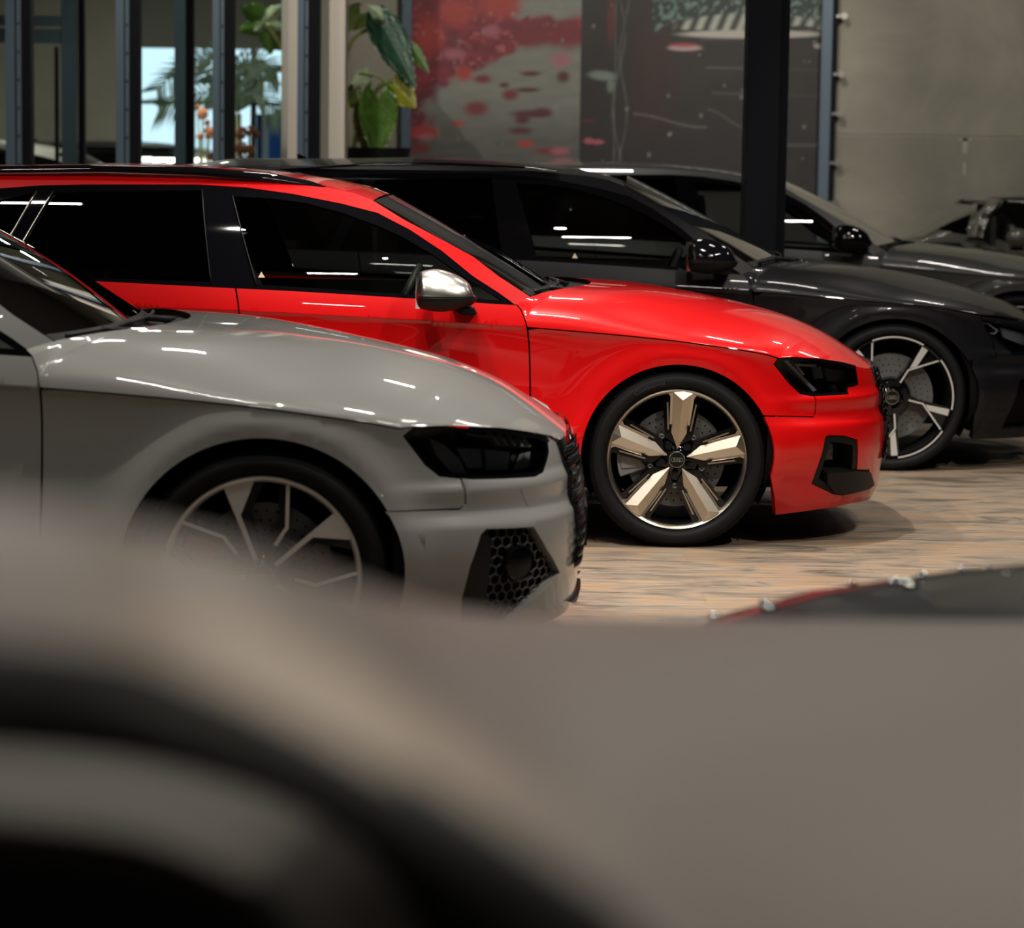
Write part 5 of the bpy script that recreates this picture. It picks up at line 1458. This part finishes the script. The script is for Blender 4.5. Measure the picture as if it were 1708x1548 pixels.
base = at_y(586, 262, PYY)
pl = thing('potted_plant', 'potted elephant ear plant with hanging heart shaped leaves beside the white column', 'plant', (base.x, PYY, 0))
bm = bmesh.new()
zz = at_y(600, 246, PYY).z
lathe(bm, [(0, 0), (.20, 0), (.22, .04), (.25, zz-.03), (.26, zz), (.23, zz), (.22, zz-.06), (0, zz-.07)], 40)
for v in bm.verts: v.co = Vector((v.co.x+.20, v.co.z, v.co.y))
bmesh.ops.recalc_face_normals(bm, faces=bm.faces)
from_bm('planter', bm, M['satin'], pl, auto=40)
stem(pl, [(581, 262), (574, 130), (582, 70), (612, 47), (642, 49)], PYY, .016, LG['stem'])
stem(pl, [(588, 264), (592, 232), (606, 190), (620, 160), (643, 134), (656, 138)], PYY-.02, .018, LG['olive'])
stem(pl, [(578, 262), (574, 210), (577, 160)], PYY, .014, LG['stem'])
stem(pl, [(643, 134), (625, 125), (600, 122)], PYY, .010, LG['stem'])
leaf('leaf', pl, (642, 50), (694, 150), 52, LG['dark'], PYY-.1, .42)
leaf('leaf', pl, (631, 168), (629, 272), 58, LG['mid'], PYY-.12, .36)
leaf('leaf', pl, (656, 140), (694, 180), 44, LG['yellow'], PYY-.05, .2)
leaf('leaf', pl, (600, 24), (577, 52), 40, LG['olive'], PYY+.05, .5)
leaf('leaf', pl, (612, 122), (586, 140), 22, LG['pale'], PYY, .3)
leaf('leaf', pl, (592, 152), (604, 192), 30, LG['olive'], PYY+.04, .2)
leaf('leaf', pl, (604, 186), (624, 282), 34, LG['yellow'], PYY+.06, .2)
leaf('leaf', pl, (590, 150), (576, 188), 22, LG['yellow'], PYY+.06, .3)
leaf('leaf', pl, (690, 84), (716, 122), 20, LG['mid'], PYY+.02, .4)
leaf('leaf', pl, (648, 36), (612, 8), 24, LG['pale'], PYY+.03, .1)
# plants of the rear room
RY = 27.25
p2 = thing('potted_palm', 'tall palm with drooping fronds silhouetted against the daylight window', 'plant', (wx(398, RY), RY, 0))
def frond(par, pts, Y, n, ln, mt):
    P2 = smooth_poly(pts, 3); o = par.location; bm = bmesh.new(); W3 = [at_y(x, y, Y)-o for x, y in P2]
    tube(bm, W3, .008, 5)
    N_ = len(W3)
    for k in range(n):
        t = .12+.88*k/n; i = min(N_-2, int(t*(N_-1))); p = W3[i].lerp(W3[i+1], t*(N_-1)-i); d = (W3[i+1]-W3[i]).normalized()
        l = ln*(1-.5*abs(t-.45))*random.uniform(.8, 1.1)
        for s_ in (-1, 1):
            nrm = Vector((-d.z, 0, d.x))*s_; e = p+(d*.7+nrm*.75).normalized()*l+Vector((0, random.uniform(-.06, .06), -.25*l)); m_ = p.lerp(e, .5)+Vector((0, 0, .04*l)); wv = d*.014
            a = [bm.verts.new(v) for v in (p-wv, p+wv, m_+wv*1.2, e, m_-wv*1.2)]; bm.faces.new(a)
    return from_bm('frond', bm, mt, par, False)
pg = green_mat('palm_green', (.05, .085, .05), 0, .5)
for pts in ([(398, 190), (385, 130), (350, 100), (300, 110), (262, 150)], [(398, 190), (392, 110), (370, 80), (330, 92), (290, 130)], [(398, 190), (405, 120), (430, 95), (462, 120)], [(398, 190), (400, 150), (430, 150), (466, 190)],
            [(398, 190), (380, 165), (340, 150), (300, 170), (268, 178)], [(398, 190), (398, 120), (410, 100), (440, 135)], [(398, 190), (396, 140), (380, 120), (350, 140)]):
    frond(p2, pts, RY, 22, .30, pg)
stem(p2, [(398, 300), (397, 240), (398, 190)], RY, .03, LG['stem'])
bm = bmesh.new(); lathe(bm, [(0, 0), (.11, 0), (.13, .6), (.12, .6), (0, .55)], 24)
for v in bm.verts: v.co = Vector((v.co.x, v.co.z, v.co.y))
from_bm('planter', bm, M['satin'], p2, auto=40)
p3 = thing('potted_plant', 'plant with pale silvery leaves at the top of the bay left of the white column', 'plant', (wx(452, 24.5), 24.36, 0))
stem(p3, [(486, 320), (484, 180), (478, 90), (446, 40)], 24.5, .016, LG['stem'])
for att, tip, w_, m_ in (((446, 30), (470, 8), 22, 'pale'), ((444, 34), (424, 52), 26, 'pale'), ((446, 40), (478, 46), 18, 'pale'), ((440, 40), (398, 52), 30, 'mid'), ((436, 28), (402, 12), 34, 'mid'), ((446, 50), (452, 92), 30, 'mid'), ((450, 60), (484, 84), 28, 'olive')):
    leaf('leaf', p3, att, tip, w_, LG[m_], 24.5, .15)
bm = bmesh.new(); lathe(bm, [(0, 0), (.11, 0), (.13, .6), (.12, .6), (0, .55)], 24)
for v in bm.verts: v.co = Vector((v.co.x, v.co.z, v.co.y))
from_bm('planter', bm, M['satin'], p3, auto=40)
om = mat('orange_petals', (.62, .20, .06), .6, var=.4, vscale=30); om2 = mat('rust_petals', (.30, .11, .05), .6, var=.4, vscale=30)
def flowers(label, name, cx, spots_, Y, mt):
    o = thing(name, label, 'flowers', (wx(cx, Y), Y, 0)); rr = random.Random(3)
    bm = bmesh.new(); lathe(bm, [(0, 0), (.10, 0), (.14, .5), (.10, 1.1), (.08, 1.12), (0, 1.0)], 20)
    for v in bm.verts: v.co = Vector((v.co.x, v.co.z, v.co.y))
    from_bm('vase', bm, M['satin'], o, auto=40)
    for (px, py, r) in spots_:
        c = at_y(px, py, Y)-o.location; R_ = r*Y/F_PX; bm = bmesh.new()
        for k in range(46):
            d = Vector((rr.gauss(0, 1), rr.gauss(0, 1), rr.gauss(0, 1))).normalized(); p = c+d*R_*rr.uniform(.75, 1); s_ = R_*.34
            u = d.orthogonal().normalized(); v = d.cross(u)
            vs = [bm.verts.new(p+(u*math.cos(q*PI/2.5)+v*math.sin(q*PI/2.5))*s_+d*(-.25*s_)) for q in range(5)]; cc = bm.verts.new(p+d*.1*s_)
            for q in range(5): bm.faces.new((vs[q], vs[(q+1) % 5], cc))
        from_bm('bloom', bm, mt, o, False)
        bm = bmesh.new(); tube(bm, [c, Vector((c.x*.3, 0, 1.05))], .008, 5); from_bm('stem', bm, LG['stem'], o)
flowers('bouquet with one bright orange bloom in the narrow bay before the daylight', 'flower_bouquet', 340, [(338, 190, 11), (330, 178, 4), (350, 222, 12), (334, 228, 7), (346, 205, 6)], 24.4, om)
flowers('rust brown flower arrangement low in the bay left of the white column', 'flower_bouquet', 410, [(402, 222, 12), (416, 218, 10), (427, 222, 8), (400, 246, 13), (416, 252, 12), (398, 268, 13), (412, 272, 13), (352, 262, 9)], 22.15, om2)
